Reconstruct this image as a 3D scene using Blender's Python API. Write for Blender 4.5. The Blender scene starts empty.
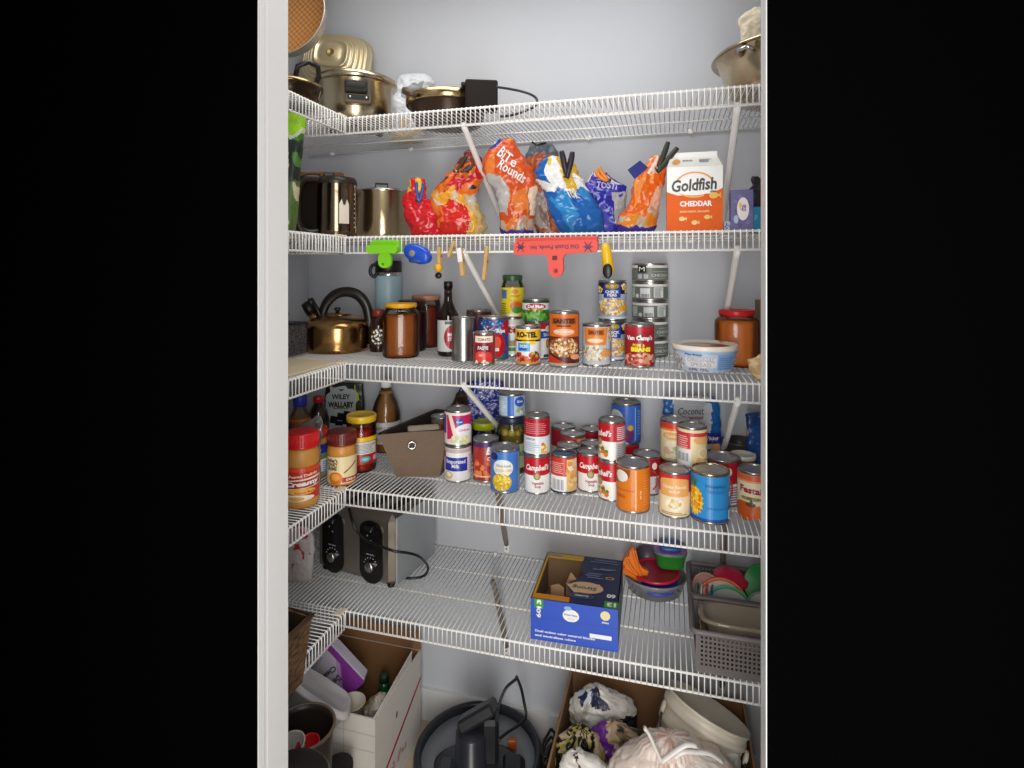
import bpy, math, random
from mathutils import Vector, Matrix, noise as mnoise
PI = math.pi
SC = bpy.context.scene
COL = SC.collection
RND = random.Random(7)

# ------------------------------------------------------------------ camera model (level camera, lens shifted down)
F = 568.0; CX = 512.0; HY = 270.0; YAW = math.radians(15.5); EYE = 1.5
SA, CA = math.sin(YAW), math.cos(YAW)
def ray(px, py):
    u = (px - CX) / F; v = (py - HY) / F
    return u * CA - SA, u * SA + CA, -v
def on(px, py, z):            # point where a sight line meets a level surface
    dx, dy, dz = ray(px, py); t = (z - EYE) / dz
    return dx * t, dy * t, t
def at(px, Y):                # point of a sight line at a distance Y from the doorway side
    dx, dy, _ = ray(px, HY); t = Y / dy
    return dx * t, Y, t
def zat(py, t): return EYE - (py - HY) / F * t
S1, S2, S3, S4, S5 = 1.912, 1.591, 1.252, 0.914, 0.5865
YF, YB, XL, XR = 1.35, 1.76, -1.24, 0.46     # shelf front, back wall, left wall, right wall
XLF = -0.835                                  # front of the shelves on the left wall

# ------------------------------------------------------------------ materials
def lin(c):
    c /= 255.0
    return c / 12.92 if c <= 0.04045 else ((c + 0.055) / 1.055) ** 2.4
def rgb(c):
    if isinstance(c, str):
        c = c.lstrip('#'); c = tuple(int(c[i:i + 2], 16) for i in (0, 2, 4))
    return (lin(c[0]), lin(c[1]), lin(c[2]), 1.0)
_M = {}
def mat(c, rough=0.45, metal=0.0, spec=0.5, noise=0.0, nscale=30.0, bump=0.0, sub=0.0, coat=0.0, aniso=0.0):
    key = (str(c), rough, metal, spec, noise, nscale, bump, sub, coat)
    if key in _M: return _M[key]
    m = bpy.data.materials.new('surface'); m.use_nodes = True
    nt = m.node_tree; b = nt.nodes['Principled BSDF']
    b.inputs['Base Color'].default_value = rgb(c)
    b.inputs['Roughness'].default_value = rough; b.inputs['Metallic'].default_value = metal
    b.inputs['Specular IOR Level'].default_value = spec
    if coat: b.inputs['Coat Weight'].default_value = coat; b.inputs['Coat Roughness'].default_value = 0.08
    if sub:
        b.inputs['Subsurface Weight'].default_value = sub; b.inputs['Subsurface Radius'].default_value = (.02, .012, .008)
    if noise or bump:
        tc = nt.nodes.new('ShaderNodeTexCoord'); n = nt.nodes.new('ShaderNodeTexNoise')
        n.inputs['Scale'].default_value = nscale; n.inputs['Detail'].default_value = 5
        nt.links.new(tc.outputs['Object'], n.inputs['Vector'])
        if noise:
            mx = nt.nodes.new('ShaderNodeMix'); mx.data_type = 'RGBA'; mx.blend_type = 'MIX'
            r = rgb(c)
            mx.inputs[6].default_value = tuple(x * (1 - noise) for x in r[:3]) + (1,)
            mx.inputs[7].default_value = tuple(min(1, x * (1 + noise)) for x in r[:3]) + (1,)
            nt.links.new(n.outputs['Fac'], mx.inputs[0]); nt.links.new(mx.outputs[2], b.inputs['Base Color'])
        if bump:
            bp = nt.nodes.new('ShaderNodeBump'); bp.inputs['Strength'].default_value = bump; bp.inputs['Distance'].default_value = 0.004
            nt.links.new(n.outputs['Fac'], bp.inputs['Height']); nt.links.new(bp.outputs['Normal'], b.inputs['Normal'])
    _M[key] = m
    return m
def clear(c='#f4f8f8', haze=0.03, rough=0.06, hc='#dfe6e8'):     # thin glass or clear plastic
    key = ('clear', str(c), haze, rough, hc)
    if key in _M: return _M[key]
    m = bpy.data.materials.new('clear_surface'); m.use_nodes = True
    nt = m.node_tree; nt.nodes.clear(); N = nt.nodes.new; L = nt.links.new
    out = N('ShaderNodeOutputMaterial'); tr = N('ShaderNodeBsdfTransparent'); tr.inputs[0].default_value = rgb(c)
    gl = N('ShaderNodeBsdfGlossy'); gl.inputs['Roughness'].default_value = rough
    df = N('ShaderNodeBsdfDiffuse'); df.inputs[0].default_value = rgb(hc)
    fr = N('ShaderNodeFresnel'); fr.inputs[0].default_value = 1.45
    m1 = N('ShaderNodeMixShader'); m1.inputs[0].default_value = haze
    m2 = N('ShaderNodeMixShader'); tl = N('ShaderNodeBsdfTranslucent'); tl.inputs[0].default_value = rgb(hc); m3 = N('ShaderNodeMixShader'); L(df.outputs[0], m3.inputs[1]); L(tl.outputs[0], m3.inputs[2])
    L(tr.outputs[0], m1.inputs[1]); L(m3.outputs[0], m1.inputs[2]); L(fr.outputs[0], m2.inputs[0])
    L(m1.outputs[0], m2.inputs[1]); L(gl.outputs[0], m2.inputs[2]); L(m2.outputs[0], out.inputs[0])
    _M[key] = m
    return m
STEEL = mat('#c9c8c4', .22, 1.0); TIN = mat('#bdbcb8', .28, 1.0); LIDM = mat('#c6c5c1', .42, .85); DTIN = mat('#8f8e8a', .3, 1.0)
BRASS = mat('#b08d55', .2, 1.0); BLACK = mat('#141313', .4); WIRE = mat('#f2f0ec', .35)
WHITE = mat('#f1efea', .45)

# ------------------------------------------------------------------ mesh builder
class MB:
    def __init__(s): s.v = []; s.f = []; s.mi = []; s.sm = []; s.ms = []; s.X = None; s._k = 0
    def _m(s, m):
        if m not in s.ms: s.ms.append(m)
        return s.ms.index(m)
    def add(s, vs, fs, m, smooth=False, X=None):
        o = len(s.v); T = X if X is not None else s.X
        for p in vs: s.v.append(tuple(T @ Vector(p)) if T is not None else tuple(p))
        k = s._m(m) if not isinstance(m, (list,)) else None
        for i, f in enumerate(fs):
            s.f.append([o + a for a in f]); s.mi.append(k if k is not None else s._m(m[i])); s.sm.append(smooth)
    def box(s, c, d, m, ch=0.0, rz=0.0, smooth=False):
        x, y, z = d[0] / 2, d[1] / 2, d[2] / 2
        R = Matrix.Translation(c) @ Matrix.Rotation(rz, 4, 'Z')
        if ch <= 0:
            vs = [(sx * x, sy * y, sz * z) for sz in (-1, 1) for sy in (-1, 1) for sx in (-1, 1)]
            fs = [(0, 2, 3, 1), (4, 5, 7, 6), (0, 1, 5, 4), (2, 6, 7, 3), (0, 4, 6, 2), (1, 3, 7, 5)]
        else:
            vs = []; idx = {}
            for sz in (-1, 1):
                for sy in (-1, 1):
                    for sx in (-1, 1):
                        for a in range(3):
                            p = [sx * x, sy * y, sz * z]
                            for b in range(3):
                                if b != a: p[b] -= (sx, sy, sz)[b] * ch
                            idx[(sx, sy, sz, a)] = len(vs); vs.append(p)
            fs = []
            for a in range(3):
                b, c2 = (a + 1) % 3, (a + 2) % 3
                for sg in (-1, 1):
                    q = []
                    for tb, tc in ((-1, -1), (1, -1), (1, 1), (-1, 1)):
                        k = [0, 0, 0]; k[a] = sg; k[b] = tb; k[c2] = tc; q.append(idx[tuple(k) + (a,)])
                    fs.append(q if sg > 0 else q[::-1])
            for a in range(3):
                b, c2 = (a + 1) % 3, (a + 2) % 3
                for tb in (-1, 1):
                    for tc in (-1, 1):
                        k0 = [0] * 3; k1 = [0] * 3; k0[a] = -1; k1[a] = 1
                        for k in (k0, k1): k[b] = tb; k[c2] = tc
                        q = [idx[tuple(k0) + (b,)], idx[tuple(k1) + (b,)], idx[tuple(k1) + (c2,)], idx[tuple(k0) + (c2,)]]
                        fs.append(q if tb * tc < 0 else q[::-1])
            for sx in (-1, 1):
                for sy in (-1, 1):
                    for sz in (-1, 1):
                        q = [idx[(sx, sy, sz, a)] for a in range(3)]
                        fs.append(q if sx * sy * sz > 0 else q[::-1])
        s.add(vs, fs, m, smooth, (s.X @ R) if s.X is not None else R)
    def lathe(s, prof, m, seg=32, X=None, smooth=True, sx=1.0, sy=1.0, cap0=True, cap1=True, power=None):
        vs = []; fs = []; n = len(prof)
        for (r, z) in prof:
            for k in range(seg):
                a = 2 * PI * k / seg; c, q = math.cos(a), math.sin(a)
                if power:
                    c = math.copysign(abs(c) ** power, c); q = math.copysign(abs(q) ** power, q)
                vs.append((r * c * sx, r * q * sy, z))
        for i in range(n - 1):
            for k in range(seg):
                k2 = (k + 1) % seg
                fs.append((i * seg + k, i * seg + k2, (i + 1) * seg + k2, (i + 1) * seg + k))
        if cap0 and prof[0][0] > 1e-6: fs.append(tuple(range(seg - 1, -1, -1)))
        if cap1 and prof[-1][0] > 1e-6: fs.append(tuple((n - 1) * seg + k for k in range(seg)))
        T = X if s.X is None else (s.X @ X if X is not None else s.X)
        s.add(vs, fs, m, smooth, T)
    def tube(s, pts, r, m, seg=6, closed=False, flat=1.0):
        P = [Vector(p) for p in pts]; n = len(P); vs = []; fs = []
        up = Vector((0, 0, 1)); prevN = None
        for i in range(n):
            if closed: d = P[(i + 1) % n] - P[i - 1]
            else: d = P[min(i + 1, n - 1)] - P[max(i - 1, 0)]
            d.normalize()
            if prevN is None:
                a = up if abs(d.dot(up)) < 0.9 else Vector((1, 0, 0)); N = d.cross(a).normalized()
            else:
                N = (prevN - d * prevN.dot(d))
                N = N.normalized() if N.length > 1e-6 else d.cross(up).normalized()
            prevN = N; B = d.cross(N)
            rr = r[i] if isinstance(r, (list, tuple)) else r
            for k in range(seg):
                a = 2 * PI * k / seg
                vs.append(P[i] + N * (math.cos(a) * rr) + B * (math.sin(a) * rr * flat))
        for i in range(n if closed else n - 1):
            j = (i + 1) % n
            for k in range(seg):
                k2 = (k + 1) % seg
                fs.append((i * seg + k, i * seg + k2, j * seg + k2, j * seg + k))
        if not closed:
            fs.append(tuple(range(seg - 1, -1, -1))); fs.append(tuple((n - 1) * seg + k for k in range(seg)))
        s.add(vs, fs, m, True)
    def prism(s, pts, y0, y1, m, X=None):        # outline in x,z pushed from y0 to y1
        n = len(pts); vs = [(p[0], y0, p[1]) for p in pts] + [(p[0], y1, p[1]) for p in pts]
        fs = [tuple(range(n)), tuple(range(2 * n - 1, n - 1, -1))]
        for i in range(n):
            j = (i + 1) % n; fs.append((i, i + n, j + n, j))
        s.add(vs, fs, m, False, X)
    def grid(s, fn, nu, nv, m, closed_u=False, smooth=True, mf=None):
        vs = []; fs = []; ml = []
        W = nu if closed_u else nu + 1
        for j in range(nv + 1):
            for i in range(W): vs.append(fn(i / nu, j / nv))
        for j in range(nv):
            for i in range(nu):
                i2 = (i + 1) % W
                fs.append((j * W + i, j * W + i2, (j + 1) * W + i2, (j + 1) * W + i))
                if mf: ml.append(mf((i + .5) / nu, (j + .5) / nv))
        s.add(vs, fs, ml if mf else m, smooth)
    def blob(s, c, r, m, seg=10, sc=(1, 1, 1)):
        prof = [(max(1e-7, r * math.sin(PI * i / seg)), -r * math.cos(PI * i / seg)) for i in range(seg + 1)]
        X = Matrix.Translation(c) @ Matrix.Diagonal((*sc, 1))
        s.lathe(prof, m, seg + 4, X, cap0=False, cap1=False)
    # ---- flat artwork laid on a surface: map(u, v, lift) -> point
    def on_surface(s, mp, su, sv, umax=None, vmax=None): s.mp = mp; s.su = su; s.sv = sv; s._k = 0; s.du = umax; s.dv = vmax; return s
    def _lift(s): s._k += 1; return 0.0005 + 0.00011 * s._k
    def _tri(s, tris, m, d):
        lim = s.du; out = []
        st = list(tris)
        while st:
            t = st.pop()
            us = [p[0] for p in t]; vv = [p[1] for p in t]; lv = s.dv or 1e9
            if lim and (max(us) - min(us) > lim or max(vv) - min(vv) > lv):
                e = max(range(3), key=lambda i: max(abs(t[i][0] - t[(i + 1) % 3][0]) / lim, abs(t[i][1] - t[(i + 1) % 3][1]) / lv))
                a, b, c = t[e], t[(e + 1) % 3], t[(e + 2) % 3]; q = ((a[0] + b[0]) / 2, (a[1] + b[1]) / 2)
                st.append((a, q, c)); st.append((q, b, c))
            else: out.append(t)
        vs = []; fs = []
        for t in out:
            fs.append((len(vs), len(vs) + 1, len(vs) + 2)); vs += [s.mp(p[0], p[1], d) for p in t]
        s.add(vs, fs, m, False)
    def poly(s, pts, m, d=None):                 # any star-shaped outline
        d = d or s._lift(); c = (sum(p[0] for p in pts) / len(pts), sum(p[1] for p in pts) / len(pts)); n = len(pts)
        s._tri([(c, pts[i], pts[(i + 1) % n]) for i in range(n)], m, d)
    def rect(s, u0, u1, v0, v1, m): s.poly([(u0, v0), (u1, v0), (u1, v1), (u0, v1)], m)
    def ell(s, u, v, ru, rv, m, n=22, rot=0.0, d=None):
        k = s.sv / s.su; pts = []
        for i in range(n):
            a = 2 * PI * i / n; x, y = ru * math.cos(a), rv * math.sin(a)
            if rot:
                X, Y = x, y * k; x = X * math.cos(rot) - Y * math.sin(rot); y = (X * math.sin(rot) + Y * math.cos(rot)) / k
            pts.append((u + x, v + y))
        s.poly(pts, m, d)
    def ring(s, u, v, ru, rv, w, m, a0=0, a1=360, n=28):
        d = s._lift(); T = []
        for i in range(n):
            q = []
            for a in (a0 + (a1 - a0) * i / n, a0 + (a1 - a0) * (i + 1) / n):
                a = math.radians(a)
                q.append(((u + ru * math.cos(a), v + rv * math.sin(a)), (u + ru * (1 - w) * math.cos(a), v + rv * (1 - w) * math.sin(a))))
            T += [(q[0][1], q[0][0], q[1][0]), (q[0][1], q[1][0], q[1][1])]
        s._tri(T, m, d)
    def beans(s, u, v, ru, rv, n, cols, size, seed=1):
        R = random.Random(seed); k = s.su / s.sv; d0 = s._lift(); s._k += 1 + n // 14
        for i in range(n):
            a = R.random() * 2 * PI; q = math.sqrt(R.random())
            s.ell(u + ru * q * math.cos(a), v + rv * q * math.sin(a), size, size * k * R.uniform(.6, 1), cols[i % len(cols)], 7, R.random() * 3, d=d0 + .0000075 * i)
    def lines(s, u0, u1, v0, v1, n, m, seed=1, fill=.5):      # rows of small print
        R = random.Random(seed); h = (v1 - v0) / n
        for i in range(n):
            e = u1 - (u1 - u0) * R.random() * .3
            s.rect(u0, e, v0 + i * h, v0 + (i + fill) * h, m)
    def bars(s, u0, u1, v0, v1, m, n=9):
        w = (u1 - u0) / n
        for i in range(n): s.rect(u0 + i * w, u0 + (i + (.6 if i % 3 else .35)) * w, v0, v1, m)
    def text(s, t, u, v, w, m, h=None, rot=0.0, bold=0.02, shear=0.0):
        tv, tf, W, H, cx, cy = glyphs(t, bold, shear)
        k = w * s.su / W; ky = (h * s.sv / H) if h else k
        T = []; c, q = math.cos(rot), math.sin(rot)
        P = []
        for x, y in tv:
            x = (x - cx) * k; y = (y - cy) * ky
            P.append((u + (x * c - y * q) / s.su, v + (x * q + y * c) / s.sv))
        for f in tf:
            for i in range(1, len(f) - 1): T.append((P[f[0]], P[f[i]], P[f[i + 1]]))
        s._tri(T, m, s._lift() + .0003)
    def build(s, name, parent=None, m=None, label=None):
        me = bpy.data.meshes.new(name); me.from_pydata([tuple(p) for p in s.v], [], s.f)
        for a in s.ms: me.materials.append(a)
        me.polygons.foreach_set('material_index', s.mi); me.polygons.foreach_set('use_smooth', s.sm); me.update()
        o = bpy.data.objects.new(name, me); COL.objects.link(o)
        if parent is not None: o.parent = parent
        if label: o['label'] = label
        return o
_G = {}
def glyphs(t, bold, shear):
    key = (t, bold, shear)
    if key in _G: return _G[key]
    cu = bpy.data.curves.new('t', 'FONT'); cu.body = t; cu.resolution_u = 2; cu.offset = bold; cu.shear = shear
    cu.align_x = 'CENTER'; cu.space_line = .85
    ob = bpy.data.objects.new('t', cu); COL.objects.link(ob)
    dg = bpy.context.evaluated_depsgraph_get(); me = bpy.data.meshes.new_from_object(ob.evaluated_get(dg))
    tv = [(p.co.x, p.co.y) for p in me.vertices]; tf = [tuple(p.vertices) for p in me.polygons]
    bpy.data.objects.remove(ob); bpy.data.curves.remove(cu); bpy.data.meshes.remove(me)
    xs = [p[0] for p in tv]; ys = [p[1] for p in tv]
    _G[key] = (tv, tf, max(xs) - min(xs), max(ys) - min(ys), (max(xs) + min(xs)) / 2, (max(ys) + min(ys)) / 2)
    return _G[key]

def thing(name, label, cat, loc, rz=0.0, group=None):
    o = bpy.data.objects.new(name, None); COL.objects.link(o); o.empty_display_size = .05
    o.location = loc; o.rotation_euler = (0, 0, rz); o['label'] = label; o['category'] = cat
    if group: o['group'] = group
    return o
def struct(name, mb, label=None):
    o = mb.build(name); o['kind'] = 'structure'
    if label: o['label'] = label
    return o
def face(X, Y): return math.atan2(-X, Y)       # turn so that local -Y looks back at the doorway

# surface maps
def cyl(r): return lambda u, v, d: ((r + d) * math.sin(u), -(r + d) * math.cos(u), v)
def cylv(r, z0, h): return lambda u, v, d: ((r + d) * math.sin(u), -(r + d) * math.cos(u), z0 + v * h)
def front(w, y, z0, h): return lambda u, v, d: (u * w / 2, y - d, z0 + v * h)      # u -1..1, v 0..1, looking at -Y
def topm(w, dp, z): return lambda u, v, d: (u * w / 2, v * dp / 2, z + d)

def soft(name, parent, s, xc, yb, rows, depth, colf, seed=0, wr=0.004, yoff=0.0, rough=.3, nu=104, nv=84, lean=0.0, wscale=22.0, mats=None, power=.85, flatback=False):
    """a stuffed bag: rows are (height m, left m, right m); depth = thickness over width; colf(u, v) gives the print"""
    rows = sorted(rows); zs = [r[0] for r in rows]
    def row(z):
        for i in range(len(rows) - 1):
            a, b = rows[i], rows[i + 1]
            if z <= b[0] or i == len(rows) - 2:
                t = (z - a[0]) / max(1e-6, b[0] - a[0]); t = max(0, min(1, t)); t = t * t * (3 - 2 * t) * .5 + t * .5
                return a[1] + (b[1] - a[1]) * t, a[2] + (b[2] - a[2]) * t
    z0, z1 = zs[0], zs[-1]; wmax = max(r[2] - r[1] for r in rows)
    def P(u, v):
        z = z0 + (z1 - z0) * v; l, r = row(z); c = (l + r) / 2; w = (r - l) / 2
        a = 2 * PI * u; cc = math.cos(a)
        e = 1.0
        if v < .06: e = .75 + .25 * (v / .06)
        x = cc; y = math.copysign(max(0.0, 1 - abs(cc) ** (2 / power)) ** (power / 2), math.sin(a))
        d = depth * (w * .6 + wmax * .2) * (1 - .35 * v)
        p = Vector((c + w * x * (1 if v > .02 else .97), -d * y * e + yoff + lean * v, z))
        q = Vector((p.x * wscale + seed * 7.3, p.y * wscale, p.z * wscale))
        n1 = 1 - 2 * abs(mnoise.noise(q)); n2 = mnoise.noise(q * 2.3)
        n3 = 1 - 2 * abs(mnoise.noise(q * 3.1 + Vector((9, 3, 1))))
        k = wr * (n1 * .8 + n2 * .6 + n3 * .38) * min(1, v * 9)
        nrm = Vector((x, -y, .15)); nrm.normalize()
        return p + nrm * k
    def mf(u, v):
        a = 2 * PI * u
        q = Vector((math.cos(a) * 3.1 + seed, v * 4.2, seed * 1.7)); d1 = mnoise.noise(q); d2 = mnoise.noise(q + Vector((5, 9, 2)))
        return colf(math.cos(a) + .28 * d1, v + .10 * d2 * min(1, v * 6), math.sin(a) > -.15)
    m = MB(); m.grid(P, nu, nv, None, True, True, mf)
    n = len(m.v)
    m.f.append(list(range(nu - 1, -1, -1))); m.mi.append(m.mi[0]); m.sm.append(False)
    top = [Vector(p) for p in m.v[n - nu:]]; ct = sum(top, Vector()) / nu; hc = .35 * min(abs(max(p.x for p in top) - ct.x), abs(max(p.y for p in top) - ct.y) * 1.5)
    prev = n - nu
    for j, (k1, k2) in enumerate(((.9, .45), (.68, .78), (.38, .95), (.12, 1.0))):
        b0 = len(m.v); R0 = random.Random(seed * 7 + j)
        for k in range(nu): q = ct + (top[k] - ct) * k1 + Vector((0, 0, hc * k2 + wr * .5 * mnoise.noise(top[k] * 60 + Vector((j * 3, 0, 0))))); m.v.append(tuple(q))
        for k in range(nu): k3 = (k + 1) % nu; m.f.append([prev + k, prev + k3, b0 + k3, b0 + k]); an = 2 * PI * (k + .5) / nu; kk = (k1 + .12) * .9; m.mi.append(m._m(colf(math.cos(an) * kk + .28 * mnoise.noise((math.cos(an) * 3 * kk, math.sin(an) * 3 * kk, seed)), .93 + .10 * math.sin(an) * kk, True))); m.sm.append(True)
        prev = b0
    m.f.append([prev + k for k in range(nu)]); m.mi.append(m.mi[nu * (nv - 1)]); m.sm.append(True)
    o = m.build(name, parent)
    # map for printing on the bulge: u -1..1 left to right
    def mp(u, v, d):
        a = math.acos(max(-1, min(1, u))) / (2 * PI)
        p = P(a, v); return (p.x, p.y - .0022 - d, p.z)
    return o, mp, wmax / 2, (z1 - z0)
# ------------------------------------------------------------------ camera
cam = bpy.data.cameras.new('camera'); co = bpy.data.objects.new('camera', cam); COL.objects.link(co)
cam.sensor_width = 36; cam.sensor_fit = 'HORIZONTAL'; cam.lens = 36 * F / 1024; cam.shift_y = -114 / 1024; cam.clip_start = .02
co.location = (0, 0, EYE); co.rotation_euler = (PI / 2, 0, YAW); SC.camera = co
# ------------------------------------------------------------------ room shell
PAINT = mat('#c1c4ca', .7, noise=.03, nscale=3, bump=.08)
TRIM = mat('#d9d9d8', .4); CEIL = mat('#e9e9e8', .8, noise=.03, nscale=4)
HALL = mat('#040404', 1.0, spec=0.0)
FLOOR = mat('#b9ab96', .7, noise=.12, nscale=40, bump=.2)
H = 2.46; YW0, YW1 = 0.802, 0.88; YWR = 0.846; DL, DR = -0.6635, 0.1212; DH = 2.4
def sbox(name, x0, x1, y0, y1, z0, z1, m, label=None):
    b = MB(); b.box(((x0 + x1) / 2, (y0 + y1) / 2, (z0 + z1) / 2), (x1 - x0, y1 - y0, z1 - z0), m); return struct(name, b, label)
sbox('floor', -2.2, 1.6, -1.6, YB + .1, -.06, 0, FLOOR)
sbox('ceiling', XL - .1, XR + .1, YW0, YB + .1, H, H + .06, CEIL)
sbox('wall_back', XL - .1, XR + .1, YB, YB + .1, 0, H, PAINT)
sbox('wall_left', XL - .1, XL, YW1, YB, 0, H, PAINT)
sbox('wall_right', XR, XR + .1, YW1, YB, 0, H, PAINT)
b = MB()   # the wall the doorway is cut through: dark towards the hall, pantry paint inside
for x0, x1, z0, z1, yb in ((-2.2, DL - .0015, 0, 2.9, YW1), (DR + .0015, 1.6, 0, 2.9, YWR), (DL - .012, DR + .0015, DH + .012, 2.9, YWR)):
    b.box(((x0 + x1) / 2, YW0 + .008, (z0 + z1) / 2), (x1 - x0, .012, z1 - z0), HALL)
    x0, x1 = max(x0, XL - .1), min(x1, XR + .1); z1 = min(z1, H)
    b.box(((x0 + x1) / 2, (YW0 + .014 + yb) / 2, (z0 + z1) / 2), (x1 - x0, yb - YW0 - .014, z1 - z0), PAINT)
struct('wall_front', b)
b = MB()   # white jamb boards with a slim stop and rounded edges
prof = [(-.0015, YW0 + .001), (-.0003, YW0 + .001), (0, YW0 + .002), (0, YW0 + .016), (-.0005, YW0 + .018), (-.0005, YW0 + .022), (.0, YW0 + .025), (.0, YW1 - .004), (0, YW1), (-.0015, YW1)]
n = len(prof); vs = [(DL + p[0], p[1], z) for z in (0, DH) for p in prof]
fs = [(i, (i + 1) % n, n + (i + 1) % n, n + i) for i in range(n)] + [tuple(range(n)), tuple(range(2 * n - 1, n - 1, -1))]
b.add(vs, fs, TRIM)
struct('trim_1', b, 'white door jamb on the left side of the doorway')
b = MB(); b.box((DR + .00075, (YW0 + .001 + YWR) / 2, DH / 2), (.0015, YWR - YW0 - .001, DH), TRIM, .0003)
struct('trim_2', b, 'thin white strip of door jamb on the right')
b = MB(); b.box(((DL + DR) / 2, (YW0 + YWR) / 2, DH + .006), (DR - DL, YWR - YW0, .012), TRIM); struct('trim_3', b)
sbox('baseboard_back', XL, XR, YB - .014, YB, 0, .105, TRIM)
sbox('baseboard_left', XL, XL + .014, YW1, YB - .014, 0, .105, TRIM)
# ------------------------------------------------------------------ wire shelves
WR = .0015; PITCH = .0127; LIP = .046
def shelf_back(z, label, brace_x, steep=False):
    t = thing('wire_shelf', label, 'shelf', (-.4, YB, z), group='white wire shelves')
    o = Vector((-.4, YB, z))
    def Q(x, y, zz): return tuple(Vector((x, y, zz)) - o)
    m = MB(); x = XL + .008
    while x < XR - .004:
        m.tube([Q(x, YB - .003, z - WR), Q(x, YF + .003, z - WR), Q(x, YF, z - WR - .002), Q(x, YF, z - LIP)], WR, WIRE, 5); x += PITCH
    m.build('wire_deck', t)
    for zz, r in ((z - .0045, .0029), (z - LIP, .0029)):
        m = MB(); m.tube([Q(XL + .002, YF + .0035, zz), Q(XR - .002, YF + .0035, zz)], r, WIRE, 8); m.build('front_rail', t)
    for yy in (YB - .006, YB - .13, YB - .27):
        m = MB(); m.tube([Q(XL + .002, yy, z - .0055), Q(XR - .002, yy, z - .0055)], .0027, WIRE, 8); m.build('cross_rail', t)
    for bx in brace_x:
        m = MB(); zf = z - .30
        BM = mat('#85776a', .45) if steep else WIRE  # steep braces are white too; their shade is put into this brown-grey
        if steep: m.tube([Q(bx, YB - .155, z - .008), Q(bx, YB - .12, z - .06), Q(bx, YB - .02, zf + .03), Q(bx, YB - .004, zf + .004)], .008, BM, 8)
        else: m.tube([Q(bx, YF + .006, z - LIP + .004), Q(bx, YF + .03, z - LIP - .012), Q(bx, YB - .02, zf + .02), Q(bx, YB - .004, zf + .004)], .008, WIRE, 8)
        m.box(Q(bx, YB - .003, zf - .006), (.017, .005, .034), WIRE, .0015)
        m.lathe([(.003, 0), (.003, .0012), (.001, .002)], DTIN, 8, Matrix.Translation(Q(bx, YB - .0055, zf - .01)) @ Matrix.Rotation(PI / 2, 4, 'X'))
        m.build('brace', t)
    x = XL + .1
    while x < XR:
        m = MB(); m.box(Q(x, YB - .006, z - .005), (.014, .012, .014), WIRE, .002); m.build('wall_clip', t); x += .3
    return t
def shelf_left(z, label):
    x1, y1 = XLF, YF - .008; y0 = YW1 + .01
    t = thing('wire_shelf', label, 'shelf', (XL, 1.1, z), group='white wire shelves'); o = Vector((XL, 1.1, z))
    def Q(x, y, zz): return tuple(Vector((x, y, zz)) - o)
    m = MB(); y = y1 - .004
    while y > y0:
        m.tube([Q(XL + .003, y, z - WR), Q(x1 - .003, y, z - WR), Q(x1, y, z - WR - .002), Q(x1, y, z - LIP)], WR, WIRE, 5); y -= PITCH
    m.build('wire_deck', t)
    for zz in (z - .0045, z - LIP):
        m = MB(); m.tube([Q(x1 - .0035, y0, zz), Q(x1 - .0035, y1, zz)], .0029, WIRE, 8); m.build('front_rail', t)
    for xx in (XL + .006, XL + .13, XL + .27):
        m = MB(); m.tube([Q(xx, y0, z - .0055), Q(xx, y1, z - .0055)], .0027, WIRE, 8); m.build('cross_rail', t)
    # cream corner clip that joins this shelf to the one on the back wall
    m = MB(); m.box(Q(x1 - .012, YF - .012, z + .001), (.02, .034, .004), mat('#e9dcc0', .5), .001); m.build('corner_clip', t, label='cream plastic corner clip')
names = ['topmost wire shelf on the back wall, under the pans', 'second wire shelf from the top, holding snack bags', 'middle wire shelf on the back wall, holding the kettle and bean cans',
         'fourth wire shelf down, crowded with soup cans', 'lowest wire shelf, holding the blue carton and toaster']
names2 = ['short wire shelf on the left wall at the top', 'short left wall wire shelf beside the stock pot', 'short left wall wire shelf beside the kettle',
          'short left wall wire shelf under the peanut butter', 'lowest short left wall wire shelf above the floor bins']
for z, n, n2 in zip((S1, S2, S3, S4, S5), names, names2):
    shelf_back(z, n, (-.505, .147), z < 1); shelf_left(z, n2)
# ------------------------------------------------------------------ light
w = bpy.data.worlds.new('world'); SC.world = w; w.use_nodes = True
w.node_tree.nodes['Background'].inputs[0].default_value = (0, 0, 0, 1)
def lamp(name, loc, aim, sx, sy, power, col=(1, 1, 1)):
    l = bpy.data.lights.new(name, 'AREA'); l.shape = 'RECTANGLE'; l.size = sx; l.size_y = sy; l.energy = power; l.color = col
    o = bpy.data.objects.new(name, l); COL.objects.link(o); o.location = loc
    o.rotation_euler = (Vector(aim) - Vector(loc)).to_track_quat('-Z', 'Y').to_euler(); return o
lamp('ceiling_light', (-.45, 1.2, H - .02), (-.45, 1.25, 0), .9, .35, 6.0, (1, .985, .96))
lamp('hall_light', (.03, -.14, 1.1), (-.3, 1.6, .95), .5, 2.0, 29.5, (1, .985, .965))
SC.view_settings.view_transform = 'Standard'; SC.view_settings.look = 'None'
SC.view_settings.exposure = 0.0; SC.view_settings.gamma = 1.0; SC.view_settings.use_curve_mapping = False
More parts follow.
